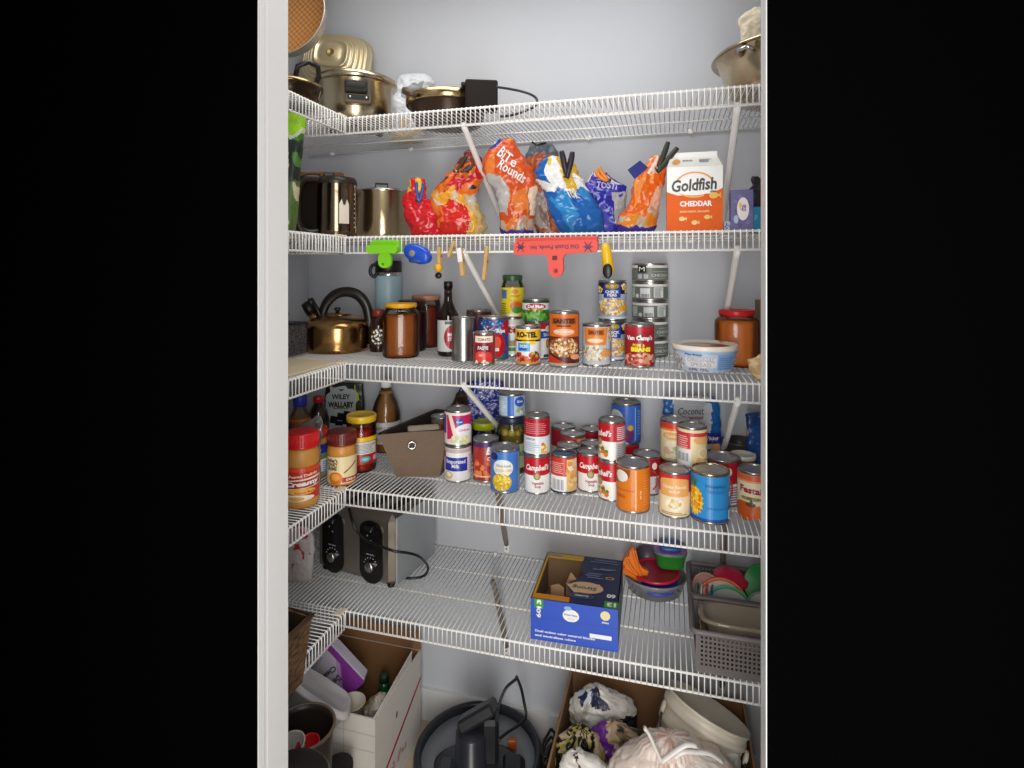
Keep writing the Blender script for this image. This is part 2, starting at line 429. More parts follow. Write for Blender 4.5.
# ------------------------------------------------------------------ cans and jars on the middle and fourth shelves
RED = mat('#c01822', .26); DRED = mat('#8e1420', .26); CREAM = mat('#efe6cf', .4); PWHITE = mat('#f0efec', .38); PGREY = mat('#b9bcc0', .4)
BLUE = mat('#2556b4', .26); SKY = mat('#3fa0dc', .26); NAVY = mat('#1d2c66', .26); ORANGE = mat('#e8741e', .26); GOLD = mat('#e2b03a', .26)
YELLOW = mat('#f2d21f', .26); GREEN = mat('#3d8c34', .4); DGREEN = mat('#24502c', .4); PBLACK = mat('#1a1718', .4); TAN = mat('#c79a62', .45); PINK = mat('#d24a78', .35)
BEAN = [mat('#e6c48f', .4), mat('#c98a4a', .4), mat('#f2e0bd', .4), mat('#a8602c', .4)]
CHICK = [mat('#e8b95a', .4), mat('#f3d9a0', .4), mat('#c98a2c', .4), mat('#fbeed2', .4)]
_FR = {}
def can(name, label, cat, X, Y, z, r, h, art=None, turn=0.0, group=None, base='#f0efec', metal=None, rim=None, bare=False, lip=True):
    if (X, Y) in _FR: fx, fy = _FR[(X, Y)]; q = math.hypot(fx, fy); X, Y = fx + fx / q * r, fy + fy / q * r
    t = thing(name, label, cat, (X, Y, z), face(X, Y) + turn, group)
    mt = metal or TIN; m = MB(); k = .0022
    pr = [(r * .90, .003), (r * .93, 0), (r, .0005), (r + .0008, .0025), (r, .0045)]
    if bare:
        n = 9
        for i in range(n): 
            zz = .02 + (h - .04) * i / n
            pr += [(r - .0004, zz), (r - .0011, zz + (h - .04) / n * .5)]
    pr += [(r - .0004, h - .006), (r, h - .0045), (r + .0008, h - .002), (r, h), (r - .0022, h - .0002), (r - .003, h - .004)]
    m.lathe(pr, mt, 40, cap1=False); m.build('can_body', t)
    m = MB(); q = r - .003
    m.lathe([(q, h - .004), (q * .93, h - .0042), (q * .88, h - .0032), (q * .80, h - .0032), (q * .77, h - .004), (q * .3, h - .0042), (0, h - .0042)], rim or LIDM, 40, cap0=False, cap1=False)
    m.build('lid', t)
    if art:
        m = MB(); a, b = .0052, h - .0062
        m.lathe([(r + .0002, a), (r + .0002, b)], mat(base, .38), 40, cap0=False, cap1=False)
        m.on_surface(cylv(r, a, b - a), r, b - a, .1); art(m); m.build('paper_label', t)
    return t
def pos(x0, x1, yb, z):         # centre and radius of an upright round thing from its left, right and lowest sight lines
    xc = (x0 + x1) / 2; X, Y, t = on(xc, yb, z); r = (x1 - x0) / 2 / F * t; d = math.hypot(X, Y); r = r * (1 + r / d)
    C = (X + X / d * r, Y + Y / d * r); _FR[C] = (X, Y)
    return C[0], C[1], r
# ---- artwork
def art_tomato_big(m):
    m.rect(-3.1, 3.1, 0, 1, mat('#2a4a9c', .35)); m.rect(-3.1, 3.1, .0, .1, mat('#23707a', .35))
    m.beans(.1, .82, 1.2, .16, 60, [SKY, PINK, PWHITE, mat('#3cb6a8', .4), RED], .07, 4)
    m.beans(.3, .25, .9, .2, 26, [SKY, PINK, RED, mat('#7c3a9c', .4)], .06, 5)
    m.ell(.95, .8, .3, .2, RED); m.ell(.3, .34, .52, .30, RED); m.ell(.2, .42, .3, .15, mat('#e8553c', .35)); m.rect(.0, .35, .2, .28, PWHITE)
    m.text('Rosa Ripe', .12, .70, 1.35, PWHITE, .15, .0, .04)
def art_paste(m):
    m.rect(-3, 3, 0, 1, mat('#9c2a26', .4)); m.rect(-.9, .9, .74, .96, CREAM); m.text('TOMATO', 0, .84, 1.2, DRED, .1)
    m.ell(-.1, .52, .8, .2, mat('#7c1430', .35)); m.text('PASTE', -.1, .55, .95, PWHITE, .12, 0, .03)
    m.ell(-.35, .24, .5, .2, mat('#e24a3c', .3)); m.ell(.35, .22, .5, .19, mat('#d83a34', .3)); m.ell(-.3, .3, .2, .05, mat('#f4a08c', .3))
    m.beans(0, .06, 1.0, .06, 14, [CREAM, GREEN, PWHITE], .12, 3)
def art_red_white(m):
    m.rect(-3, 3, .86, 1, mat('#d8d6d2', .4)); m.beans(-.2, .72, .8, .1, 22, [RED, DRED], .12, 2); m.text('RED', -.2, .72, .9, RED, .16)
    m.ell(-.5, .45, .35, .2, PGREY); m.rect(-1, .9, .24, .4, mat('#a3945a', .4)); m.rect(-1, .6, .1, .2, GREEN)
def art_sauce(m):
    m.rect(-3, 3, .86, 1, RED); m.rect(-.1, 1.7, .58, .80, BLUE); m.ell(.75, .86, .25, .1, PWHITE); m.ell(.72, .42, .2, .14, ORANGE); m.ell(.72, .42, .1, .07, GOLD)
    m.rect(.3, 1.5, .02, .10, NAVY); m.text('SAUCE', .7, .69, .8, PWHITE, .1); m.rect(.6, .9, .1, .24, PWHITE)
def art_rotel(m):
    m.rect(-3, 3, .68, .98, mat('#f0bf1e', .35)); m.rect(-3, 3, .64, .69, PBLACK); m.text('RO-TEL', -.12, .84, 1.75, PBLACK, .17, 0, .06)
    m.rect(-.5, .6, .56, .66, YELLOW); m.rect(-.85, .15, .36, .60, SKY); m.rect(-.75, .05, .40, .45, BLUE); m.text('DICED', -.35, .51, .6, PWHITE, .08)
    m.beans(-.1, .16, 1.2, .13, 40, [mat('#c8302a', .35), mat('#a82420', .35), mat('#e0522c', .35), mat('#d2742e', .35)], .2, 6)
    m.beans(.55, .22, .45, .1, 8, [DGREEN, GOLD, mat('#7a4a20', .4)], .15, 8); m.rect(-1.4, 1.4, 0, .05, mat('#d89a3c', .4))
def art_ranch(m):
    o = mat('#de6a20', .35); m.rect(-1.25, 1.25, .56, 1, o); m.rect(-3.1, -1.25, 0, 1, mat('#5c2014', .4)); m.rect(1.25, 3.1, 0, 1, mat('#7a2a18', .4))
    m.rect(-1.25, 1.25, 0, .56, mat('#5a1c12', .4)); m.rect(-.9, .85, .80, .93, mat('#a8581a', .4)); m.text('SANTES', 0, .865, 1.5, mat('#2a120a', .4), .09, 0, .05)
    m.rect(-.5, .45, .76, .785, mat('#3a1a0c', .4)); m.ell(0, .655, .75, .065, mat('#f0b48a', .4)); m.text('PINTO BEANS', 0, .66, 1.2, PWHITE, .045)
    m.ell(0, .36, 1.15, .2, mat('#8c4a20', .4)); m.beans(0, .36, 1.05, .17, 130, BEAN, .10, 9)
    m.poly([(-1.25, .0), (.6, .0), (-.2, .1), (-1.25, .24)], mat('#c23a20', .35)); m.ell(.8, .17, .38, .05, mat('#e8a878', .4)); m.rect(-1.25, 1.25, 0, .05, mat('#b8a896', .4))
def art_navy_bean(m):
    m.rect(-3.1, 3.1, 0, 1, mat('#c9cfd6', .4)); m.poly([(-1.0, .98), (.9, .98), (.72, .52), (-.9, .52)], mat('#e58a3c', .35)); m.rect(-.65, .55, .78, .93, mat('#b8641e', .4))
    m.text('SAUTES', -.05, .855, 1.0, mat('#4a200c', .4), .09, 0, .04); m.ell(-.1, .64, .6, .06, mat('#f6d0a8', .4)); m.text('NAVY BEANS', -.1, .645, .9, PWHITE, .045)
    m.beans(1.25, .8, .3, .16, 14, [mat('#d8a06a', .4), CREAM], .14, 3)
    m.beans(-.1, .30, 1.15, .2, 130, [CREAM, mat('#e6cfa8', .4), mat('#b88a5c', .4), mat('#f6ecd8', .4)], .10, 12); m.ell(.75, .3, .5, .09, mat('#e8a052', .4)); m.rect(1.2, 1.6, .05, .6, mat('#8ea6cc', .4))
def art_chick(m):
    m.rect(-3.1, 3.1, 0, 1, mat('#a8b8d0', .4)); m.rect(-3.1, 3.1, .68, 1, mat('#1c1c2c', .4)); m.beans(-1.1, .84, .3, .13, 16, CHICK, .14, 2); m.beans(1.1, .84, .4, .13, 22, CHICK, .14, 4)
    m.rect(-.6, .6, .58, .98, mat('#1f3f9c', .35)); m.ell(0, .9, .5, .09, mat('#8a7a24', .4)); m.text("BUSH'S", 0, .9, .85, GOLD, .08, 0, .03)
    m.text('CHICK\nPEAS', 0, .70, .95, PWHITE, .17, 0, .03); m.beans(0, .33, 1.15, .22, 140, CHICK, .11, 21); m.ell(.85, .3, .4, .09, mat('#e6a832', .35)); m.rect(-1.6, 1.6, 0, .06, mat('#d4dae4', .4))
def art_pork(m):
    m.rect(-3.1, 3.1, 0, 1, mat('#a01c26', .35)); m.rect(-3.1, 3.1, .88, 1, mat('#b81e30', .35)); m.rect(-3.1, -1.3, 0, .9, mat('#5a3a2a', .4))
    m.text("Van Camp's", 0, .70, 1.9, PWHITE, .15, 0, .05); m.ell(.05, .73, .14, .09, PBLACK); m.ell(.05, .76, .07, .04, PWHITE)
    m.text('PORK &', -.05, .53, .8, YELLOW, .08, 0, .05); m.text('BEANS', .1, .42, 1.35, mat('#f4e624', .35), .12, 0, .08)
    m.beans(-.1, .16, 1.3, .14, 60, [mat('#c8644a', .4), mat('#e09070', .4), mat('#a84030', .4), mat('#ecb49a', .4)], .17, 31)
def art_chicken(m):
    g = mat('#6d756c', .4); m.rect(-3.1, 3.1, 0, .84, g); m.rect(-3.1, 3.1, .84, 1, mat('#e8e6e0', .4))
def art_chicken_logo(m):
    art_chicken(m); m.poly([(-.72, .5), (-.2, .5), (-.2, 1), (-.72, 1)], PBLACK); m.text('M', -.46, .75, .34, PWHITE, .3, 0, .0); m.rect(-.7, -.45, .1, .4, PGREY); m.rect(-.35, -.1, .1, .4, PGREY)
    m.text('CHICKEN', .62, .33, 1.1, mat('#c8ccc6', .4), .2); m.rect(.2, 1.1, .55, .62, mat('#9aa198', .4)); m.rect(.2, 1.2, .08, .14, mat('#9aa198', .4))
def art_chicken_back(m):
    art_chicken(m); w = mat('#dcdfdd', .4); m.rect(-1.4, -.85, .08, .78, mat('#b4bab4', .4)); m.lines(-1.35, -.9, .1, .76, 6, w, 2); m.ell(-.65, .22, .12, .14, w)
    m.rect(-.45, .1, .1, .74, w); m.bars(-.4, .05, .12, .35, PBLACK, 8); m.rect(.3, .85, .1, .8, w); m.lines(.34, .8, .14, .76, 8, mat('#7c827c', .4), 5)
def art_green(m):
    m.rect(-3.1, 3.1, .60, .95, PWHITE); m.rect(-3.1, 3.1, 0, .55, mat('#3f8a2c', .4)); m.rect(-3.1, 3.1, .9, 1, DGREEN); m.ell(0, .72, .8, .17, mat('#c0245a', .35)); m.text('Del Maíz', 0, .73, 1.2, PWHITE, .18, 0, .05)
    m.ell(0, .54, .6, .08, GOLD); m.beans(0, .26, 1.3, .24, 70, [mat('#2c6a22', .4), mat('#5aa83c', .4), mat('#8cc860', .4)], .16, 5)
def art_campbell(m):
    m.rect(-3.1, 3.1, .5, 1, mat('#bf1222', .32)); m.text('Campbell\u2019s', .05, .70, 2.0, PWHITE, .22, 0, .03, .35); m.ell(0, .48, .28, .11, mat('#8a7440', .35)); m.ell(0, .48, .2, .075, mat('#b39a5c', .35))
    m.text('Vegetable\nSoup', .05, .22, .95, mat('#a01824', .4), .2, 0, .02)
def art_campbell_side(m):
    art_campbell(m); m.ell(.35, .22, .55, .16, CREAM); m.beans(.35, .22, .45, .12, 14, [mat('#d8b060', .4), ORANGE, GREEN, CREAM], .2, 3)
    m.rect(1.35, 2.9, .02, .98, mat('#c9c4c6', .4)); m.rect(1.35, 2.9, .5, .98, mat('#b8384a', .4)); m.lines(1.45, 2.6, .56, .94, 7, mat('#e8c8cc', .4), 4); m.lines(1.45, 2.6, .06, .46, 8, mat('#87858a', .4), 6)
def art_campbell_back(m):
    m.rect(-3.1, 3.1, .5, 1, mat('#b81424', .32)); m.lines(-1.0, .8, .58, .92, 6, mat('#d88a94', .4), 4, .35); m.rect(-3.1, 3.1, 0, .5, mat('#dfe5ea', .4)); m.text('NUTRITION', -.55, .42, .8, NAVY, .06)
    m.lines(-1.0, .2, .08, .36, 5, mat('#9ab0c4', .4), 2, .35); m.rect(.3, .9, .02, .2, mat('#e2b45c', .4)); m.beans(.55, .2, .35, .1, 8, [GOLD, CREAM, ORANGE], .16, 4)
def art_soup(m):
    m.rect(-3.1, 3.1, .48, 1, mat('#cc3a34', .35)); m.rect(.1, 3.1, 0, .96, mat('#e8bf7a', .4)); m.beans(.75, .55, .6, .38, 40, [mat('#f0d49a', .4), mat('#d99a4a', .4), CREAM, mat('#e8b060', .4)], .22, 6)
    m.lines(-1.2, -.1, .56, .9, 6, mat('#f0b4a8', .4), 3, .4); m.rect(-3.1, .05, 0, .48, PWHITE); m.bars(-1.1, -.1, .08, .38, mat('#8a9098', .4), 9); m.rect(-1.5, 1.0, 0, .04, NAVY)
def art_chunky(m):
    m.rect(-3.1, 3.1, .55, 1, mat('#cc2a26', .35)); m.rect(-1.05, 1.05, .48, .86, mat('#e6a860', .4)); m.ell(0, .85, 1.0, .08, mat('#e6a860', .4)); m.rect(-3.1, 3.1, 0, .48, mat('#ecdab4', .4))
    m.text('Chicken Noodle', 0, .72, 1.6, CREAM, .09, 0, .02); m.text('SOUP', 0, .60, .7, CREAM, .07); m.ell(0, .30, .62, .16, CREAM); m.ell(0, .31, .5, .12, mat('#f5efdd', .4))
    m.beans(0, .3, .4, .09, 14, [mat('#e2b45c', .4), mat('#d8ceb0', .4), CREAM, mat('#e6cf94', .4)], .16, 5); m.lines(-.9, .9, .04, .12, 2, mat('#b08a58', .4), 1)
def art_chunky_side(m):
    m.rect(-3.1, 3.1, 0, 1, mat('#edd9a8', .4)); m.rect(-3.1, -.1, .48, .92, mat('#d43440', .35)); m.rect(-.1, 3.1, .82, .92, mat('#d43440', .35)); m.lines(-1.1, -.25, .5, .86, 6, mat('#f2c0b4', .4), 4, .4); m.rect(-3.1, -.05, 0, .46, mat('#e9e9e6', .4))
    m.bars(-1.1, -.2, .14, .36, mat('#84888e', .4), 9); m.ell(.7, .72, .6, .1, mat('#e8b068', .4)); m.ell(.75, .38, .4, .15, mat('#f3e4c0', .4)); m.ell(.75, .38, .28, .1, mat('#e6c890', .4)); m.beans(.6, .12, .5, .08, 9, [CREAM, mat('#e2b45c', .4)], .2, 4)
def art_chunky_pale(m):
    m.rect(-3.1, 3.1, 0, 1, mat('#ead8a6', .4)); m.rect(-3.1, 3.1, .86, 1, mat('#c83a30', .35)); m.rect(-3.1, 3.1, .8, .86, ORANGE); m.ell(-.1, .66, .8, .1, mat('#e6a85c', .4)); m.text('Chowder', -.1, .66, 1.1, CREAM, .09)
    m.ell(-.2, .42, .5, .12, CREAM); m.ell(.2, .3, .4, .1, mat('#f0c8b0', .4)); m.beans(0, .22, .9, .14, 20, [CREAM, mat('#e8b0a0', .4), mat('#b8c88a', .4)], .2, 7); m.rect(-1.4, 1.4, 0, .06, mat('#b8b890', .4))
def art_evap(m):
    m.rect(-3.1, 3.1, 0, 1, mat('#eceaea', .38)); m.rect(-3.1, 3.1, .86, .98, mat('#c9b4b0', .4)); m.rect(-3.1, -1.05, .7, .9, mat('#b83a3c', .35)); m.rect(-1.15, .75, .30, .72, mat('#2434a0', .35)); m.text('Evaporated\nMilk', -.2, .53, 1.5, PWHITE, .26, 0, .02)
    m.ell(-.75, .17, .36, .12, mat('#d8b86a', .4)); m.ell(-.75, .19, .24, .07, CREAM); m.lines(.8, 1.5, .2, .8, 8, mat('#c8c4c8', .4), 3)
def art_evap_top(m):
    m.rect(-3.1, 3.1, 0, 1, mat('#efe6e2', .38)); m.poly([(-.95, .92), (1.5, .92), (1.5, .5), (.3, .5), (-.3, .2), (-.9, .14)], mat('#d0205a', .35)); m.poly([(-.8, .96), (-.5, .96), (.05, .2), (-.3, .2)], CREAM); m.rect(-3.1, -1.0, .32, .92, mat('#5a3aa0', .35)); m.ell(.1, .72, .34, .12, BLUE); m.text('Great', .1, .72, .45, PWHITE, .07)
    m.ell(.55, .46, .75, .18, mat('#f3eef2', .4)); m.text('Condensed', .5, .46, .9, PINK, .08); m.beans(.2, .14, 1.0, .1, 20, [CREAM, mat('#d8d890', .4), mat('#c8d8a0', .4)], .2, 4)
def art_bbeans(m):
    m.rect(-3.1, 3.1, 0, 1, mat('#a83226', .35)); m.rect(-3.1, 3.1, .88, 1, mat('#4a2a6a', .4)); m.beans(.1, .3, 1.3, .28, 60, [mat('#e06a30', .35), mat('#d0482c', .35), mat('#ec8a4a', .35), mat('#b83024', .35)], .2, 8)
    m.text("B", .25, .80, .5, PWHITE, .2, 0, .05, .2); m.text("ush's", .95, .78, .8, PWHITE, .13, 0, .03, .2); m.ell(.5, .58, .5, .08, mat('#d85030', .35)); m.text('CHILI', .45, .59, .7, PWHITE, .1); m.rect(-1.5, 1.5, .1, .14, mat('#f0c8a0', .4))
def art_corn(m):
    m.rect(-3.1, 3.1, 0, 1, mat('#3f78c8', .35)); m.rect(1.05, 3.1, 0, .95, mat('#8fa2b4', .35)); m.ell(-.85, .88, .35, .1, NAVY); m.ell(-.15, .60, .72, .22, mat('#e8eaea', .4)); m.text('Whole Kernel', -.12, .66, 1.0, mat('#8a8a52', .4), .07); m.text('GOLDEN CORN', -.12, .54, 1.15, GOLD, .07, 0, .03)
    m.ell(-.25, .24, .72, .22, mat('#d8b020', .4)); m.beans(-.25, .24, .66, .2, 110, [mat('#f2d238', .4), mat('#e2ba28', .4), mat('#f8e47a', .4), mat('#caa018', .4)], .085, 14)
def art_blue_tall(m):
    m.rect(-3.1, 3.1, 0, 1, mat('#3a6cc8', .35)); m.ell(-.75, .6, .6, .28, PWHITE); m.ell(-.6, .66, .35, .15, mat('#cfe0f0', .4)); m.ell(.25, .2, .3, .22, mat('#6a2a7a', .4)); m.ell(-.2, .16, .3, .14, mat('#b8324a', .4)); m.ell(.3, .4, .2, .08, GOLD); m.rect(.62, .68, .05, .95, mat('#9ac0e8', .4)); m.lines(.85, 1.4, .2, .9, 9, mat('#86a8e0', .4), 3)
def art_pumpkin(m):
    m.rect(-3.1, 3.1, 0, 1, mat('#dc7a1c', .35)); m.poly([(-1.6, .98), (-.15, .98), (-.2, .80), (-.55, .66), (-1.6, .6)], mat('#8a4a20', .4)); m.ell(-.75, .80, .45, .14, mat('#ece4d8', .4)); m.rect(.12, .2, .03, .97, mat('#f4c890', .4)); m.text('PUMPKIN', -.8, .32, .7, mat('#b8441c', .4), .08)
    m.text('100% PURE', .45, .4, .5, mat('#f6d8a8', .4), .04, PI / 2); m.rect(-1.6, .08, .47, .49, mat('#c85a18', .4)); m.lines(.6, 1.4, .15, .9, 12, mat('#e89a4a', .4), 8, .3)
def art_pine(m):
    m.rect(-3.1, 3.1, 0, 1, mat('#2f8fd0', .32)); m.rect(-3.1, 3.1, 0, .07, mat('#1c4f9c', .35)); Y2 = mat('#f4c51c', .35); m.ell(-1.0, .42, .48, .30, Y2); m.beans(-1.0, .42, .42, .26, 40, [mat('#e89a1c', .35), mat('#f8de4a', .35), mat('#d8801c', .35)], .11, 3)
    for k in range(12):
        a = -2.0 + k * .36; m.poly([(-1.0 + .45 * math.cos(a), .42 + .28 * math.sin(a)), (-1.0 + .58 * math.cos(a + .12), .42 + .35 * math.sin(a + .12)), (-1.0 + .45 * math.cos(a + .25), .42 + .28 * math.sin(a + .25))], Y2)
    for k in range(7):
        a = .9 + k * .22; m.poly([(-1.0, .7), (-1.0 + .5 * math.cos(a) - .03, .7 + .3 * math.sin(a)), (-.92, .72)], DGREEN if k % 2 else GREEN)
    m.text('PINEAPPLE', .15, .79, 1.0, mat('#1a5a9c', .35), .05, 0, .03); m.rect(-.4, .75, .7, .705, mat('#1c6ab0', .4)); m.text('100% JUICE', .15, .66, .8, mat('#1a5a9c', .35), .035); m.text('S', .95, .62, .16, PWHITE, .1); m.rect(-.3, 1.0, .30, .31, mat('#1c5aa0', .4))
    m.rect(.85, 1.3, .06, .26, PWHITE); m.bars(.9, 1.25, .08, .24, PBLACK, 7); m.text('20 OZ', 1.0, .35, .4, NAVY, .05)
def art_festal(m):
    m.rect(-3.1, 3.1, 0, 1, mat('#eadfb4', .4)); m.rect(-3.1, 3.1, .84, 1, mat('#d8643c', .35)); m.rect(-3.1, 3.1, .8, .85, mat('#e8a070', .4)); m.text('Festal', -.22, .62, 1.35, mat('#a02048', .35), .17, -.06, .04); m.ell(-.2, .40, .7, .05, mat('#a8b06a', .4)); m.text('PUMPKIN', -.15, .41, 1.1, mat('#6a4a2a', .4), .07)
    m.ell(-.6, .08, .85, .24, mat('#cc5a22', .35)); m.ell(.5, .06, .7, .2, mat('#d8703a', .35)); m.ell(-.2, .26, .3, .06, mat('#7a3a1c', .4)); m.beans(.2, .3, .5, .05, 8, [DGREEN, CREAM], .12, 2)
def art_side_red(m):
    m.rect(-3.1, 3.1, .5, 1, mat('#a8182c', .35)); m.rect(.2, 3.1, 0, .5, mat('#d9d4d8', .4)); m.rect(-3.1, .2, 0, .5, mat('#cfc3a6', .4)); m.lines(.6, 1.5, .05, .46, 7, mat('#7a4a86', .4), 3, .45); m.ell(.55, .8, .2, .1, CREAM); m.ring(.3, .4, .5, .3, .18, mat('#c04a2c', .4), -80, 80)
def art_coconut_can(m):
    m.rect(-3.1, 3.1, 0, 1, mat('#b9cfe2', .38)); m.rect(-.35, .15, 0, 1, mat('#2a6ac8', .35)); m.ell(.65, .72, .45, .26, mat('#2a5cc0', .35)); m.text('Great', .65, .74, .55, PWHITE, .14); m.lines(-1.2, -.45, .2, .8, 6, mat('#e8f0f6', .4), 2); m.beans(.7, .25, .5, .16, 14, [PWHITE, mat('#9ab87a', .4)], .14, 4)
def art_blue_band(m):
    m.rect(-3.1, 3.1, .0, 1, mat('#2a62bc', .35)); m.rect(-3.1, 3.1, .55, .62, mat('#bcd0ea', .4)); m.text('TUNA', 0, .35, .8, PWHITE, .2)

# ---- middle shelf: cans and jars
G3 = 'cans on the middle shelf'
X, Y, r = pos(452, 475, 362, S3); can('tin_can', 'bare silver tin can without a label beside the dark syrup bottle', 'can', X, Y, S3, .0325, .119, None, 0, G3, bare=True)
X, Y, t = at(479, 1.635); can('tin_can', 'brown can with a dark lid standing behind the bare silver can', 'can', X, Y, S3, .0375, .128, lambda m: (m.rect(-3, 3, 0, 1, mat('#5a1c24', .4)), m.rect(-.2, .6, .4, .9, mat('#8a2a34', .4)), m.rect(-3, -.5, 0, 1, mat('#6a625c', .35))), 0, G3, rim=DTIN)
X, Y, r = pos(478, 509, 361, S3); can('tin_can', 'large blue tomato can with a big red tomato, behind the small paste can', 'can', X, Y, S3, .0415, .119, art_tomato_big, 0, G3)
X, Y, r = pos(473, 495, 366, S3); can('tin_can', 'small tomato paste can at the front, the smallest can on its shelf', 'can', X, Y, S3, .0285, .086, art_paste, 0, G3)
X, Y, t = at(512.5, 1.605); can('tin_can', 'white and red can underneath the yellow-labelled jar', 'can', X, Y, S3, .0335, .112, art_red_white, 0, G3); JX, JY = X, Y
X, Y, t = at(536.5, 1.56); can('tin_can', 'white and blue can with red top band, underneath the short green can', 'can', X, Y, S3, .0365, .104, art_sauce, .25, G3)
can('tin_can', 'short green can stacked on a white can beside the yellow-labelled jar', 'can', X - .002, Y, S3 + .104, .0378, .064, art_green, 0, G3)
X, Y, r = pos(515, 541, 366, S3); can('tin_can', 'can with yellow band and bold black lettering, in front of the short green can', 'can', X, Y, S3, .033, .101, art_rotel, .0, G3)
X, Y, r = pos(548, 580, 368, S3); can('tin_can', 'tall orange can of beans, the tallest can at the shelf front', 'can', X, Y, S3, .0388, .142, art_ranch, 0, G3)
X, Y, r = pos(582, 611, 367, S3); can('tin_can', 'pale can with orange panel and white beans, beside the tall orange can', 'can', X, Y, S3, .0362, .108, art_navy_bean, 0, G3)
X, Y, t = at(612.5, 1.60); can('tin_can', 'lower chickpea can of the two stacked, half hidden behind its neighbours', 'can', X, Y, S3, .0385, .110, art_chick, 0, G3)
can('tin_can', 'upper chickpea can with blue panel, stacked above the other cans', 'can', X - .001, Y + .001, S3 + .110, .0385, .110, art_chick, 0, G3)
X, Y, r = pos(625, 654, 368, S3); can('tin_can', 'dark red pork and beans can in front of the grey can stack', 'can', X, Y, S3, .0372, .110, art_pork, 0, G3)
X, Y, t = at(650, 1.697)
for k, (nm, ar) in enumerate((('lowest grey chicken can at the bottom of the stack of five', art_chicken_logo), ('second grey chicken can from the bottom of the stack of five', art_chicken_logo),
        ('middle grey chicken can in the stack of five', art_chicken_back), ('second grey chicken can from the top of the stack of five', art_chicken_back), ('topmost grey chicken can on the stack of five', art_chicken_logo))):
    can('tin_can', nm, 'can', X, Y, S3 + k * .0535, .0503, .0533, ar, (.12, .3, .1, -.1, 0)[k], 'stacked grey chicken cans')
# ---- fourth shelf
G4 = 'cans on the fourth shelf'
X, Y, r = pos(444, 472, 483, S4); can('tin_can', 'evaporated milk can with blue panel, lower of the pair beside the brown basket', 'can', X, Y, S4, .0372, .100, art_evap, 0, G4)
can('tin_can', 'pink and white milk can, upper of the pair beside the brown basket', 'can', X, Y, S4 + .1, .0372, .098, art_evap_top, 0, G4)
X, Y, r = pos(473, 499, 483, S4); can('tin_can', 'red and orange bean can in front of the green-lidded jar', 'can', X, Y, S4, .036, .115, art_bbeans, 0, G4)
X, Y, r = pos(490, 520, 494, S4); can('tin_can', 'blue corn can with yellow kernels in front of the olive jar', 'can', X, Y, S4, .0385, .114, art_corn, 0, G4)
X, Y, r = pos(524, 550, 495, S4); can('tin_can', 'red and white soup can, lower of the pair beside the olive jar', 'can', X, Y, S4, .0335, .1013, art_campbell, .0, G4)
can('tin_can', 'upper soup can by the olive jar, turned to its small print', 'can', X, Y, S4 + .1013, .0335, .1013, art_campbell_back, 0, G4)
X, Y, r = pos(551, 577, 495, S4); can('tin_can', 'yellow and red soup can with barcode between two red and white cans', 'can', X, Y, S4, .0335, .1013, art_soup, .1, G4, rim=mat('#5c7090', .3, 1.0))
X, Y, r = pos(577, 603, 493, S4); can('tin_can', 'single red and white soup can left of the front stacked pair', 'can', X, Y, S4, .0335, .1013, art_campbell, .05, G4)
X, Y, r = pos(598, 625, 502, S4); can('tin_can', 'lower red and white can of the pair beside the orange pumpkin can', 'can', X, Y, S4, .0335, .1013, art_campbell_side, -1.0, G4)
can('tin_can', 'upper red and white can of the pair beside the orange pumpkin can', 'can', X, Y, S4 + .1013, .0335, .1013, art_campbell_side, -1.05, G4)
X, Y, r = pos(616, 650, 514, S4); can('tin_can', 'bright orange pumpkin can at the front of the shelf', 'can', X, Y, S4, .0405, .113, art_pumpkin, 0, G4)
for px, Yc, rr, hh, ar, lb in ((563, 1.715, .036, .112, art_side_red, 'can with grey lid against the wall behind the pair of soup cans'), (573, 1.645, .036, .112, art_soup, 'can with grey lid in the middle of the hidden back row'),
        (569, 1.566, .033, .1013, art_blue_band, 'blue can seen over the yellow and red soup can'), (592, 1.71, .033, .112, art_side_red, 'can with grey lid at the back, left of the tall blue can'), (592, 1.602, .0325, .1013, art_campbell, 'red can with grey lid right behind the single soup can')):
    X, Y, t = at(px, Yc); can('tin_can', lb, 'can', X, Y, S4, rr, hh, ar, .2, G4)
X, Y, t = at(626, 1.645); can('tin_can', 'can hidden underneath the tall blue can', 'can', X, Y, S4, .036, .1013, art_campbell, .4, G4)
can('tin_can', 'tall blue can standing highest at the back of the shelf', 'can', X, Y, S4 + .1013, .041, .113, art_blue_tall, 0, G4, rim=DTIN)
X, Y, t = at(647, 1.55); can('tin_can', 'red and white can half hidden behind the orange pumpkin can', 'can', X, Y, S4, .036, .1013, art_side_red, 0, G4)
X, Y, r = pos(659, 690, 519, S4); can('tin_can', 'red and cream soup can at the front beside the pineapple can', 'can', X, Y, S4, .0362, .108, art_chunky, 0, G4)
X, Y = .0545, 1.499; can('tin_can', 'lower cream soup can hidden behind the front soup can', 'can', X, Y, S4, .0355, .097, art_chunky_side, .2, G4)
can('tin_can', 'cream soup can with barcode stacked above the pineapple can', 'can', X, Y, S4 + .097, .0355, .101, art_chunky_side, 0, G4)
X, Y = .0135, 1.566; can('tin_can', 'lower cream can at the back with a red upper band', 'can', X, Y, S4, .037, .086, art_chunky, .2, G4)
can('tin_can', 'pale cream chowder can, upper and rear of the stacked cream cans', 'can', X, Y, S4 + .086, .037, .108, art_chunky_pale, 0, G4)
X, Y, r = pos(690, 730, 525, S4); can('tin_can', 'big blue pineapple can at the front right', 'can', X, Y, S4, .0437, .116, art_pine, .14, G4, metal=mat('#b5a88a', .25, 1.0))
X, Y, t = at(722, 1.535); can('tin_can', 'wide can with shiny lid right behind the pineapple can', 'can', X, Y, S4, .0435, .114, art_side_red, -.2, G4)
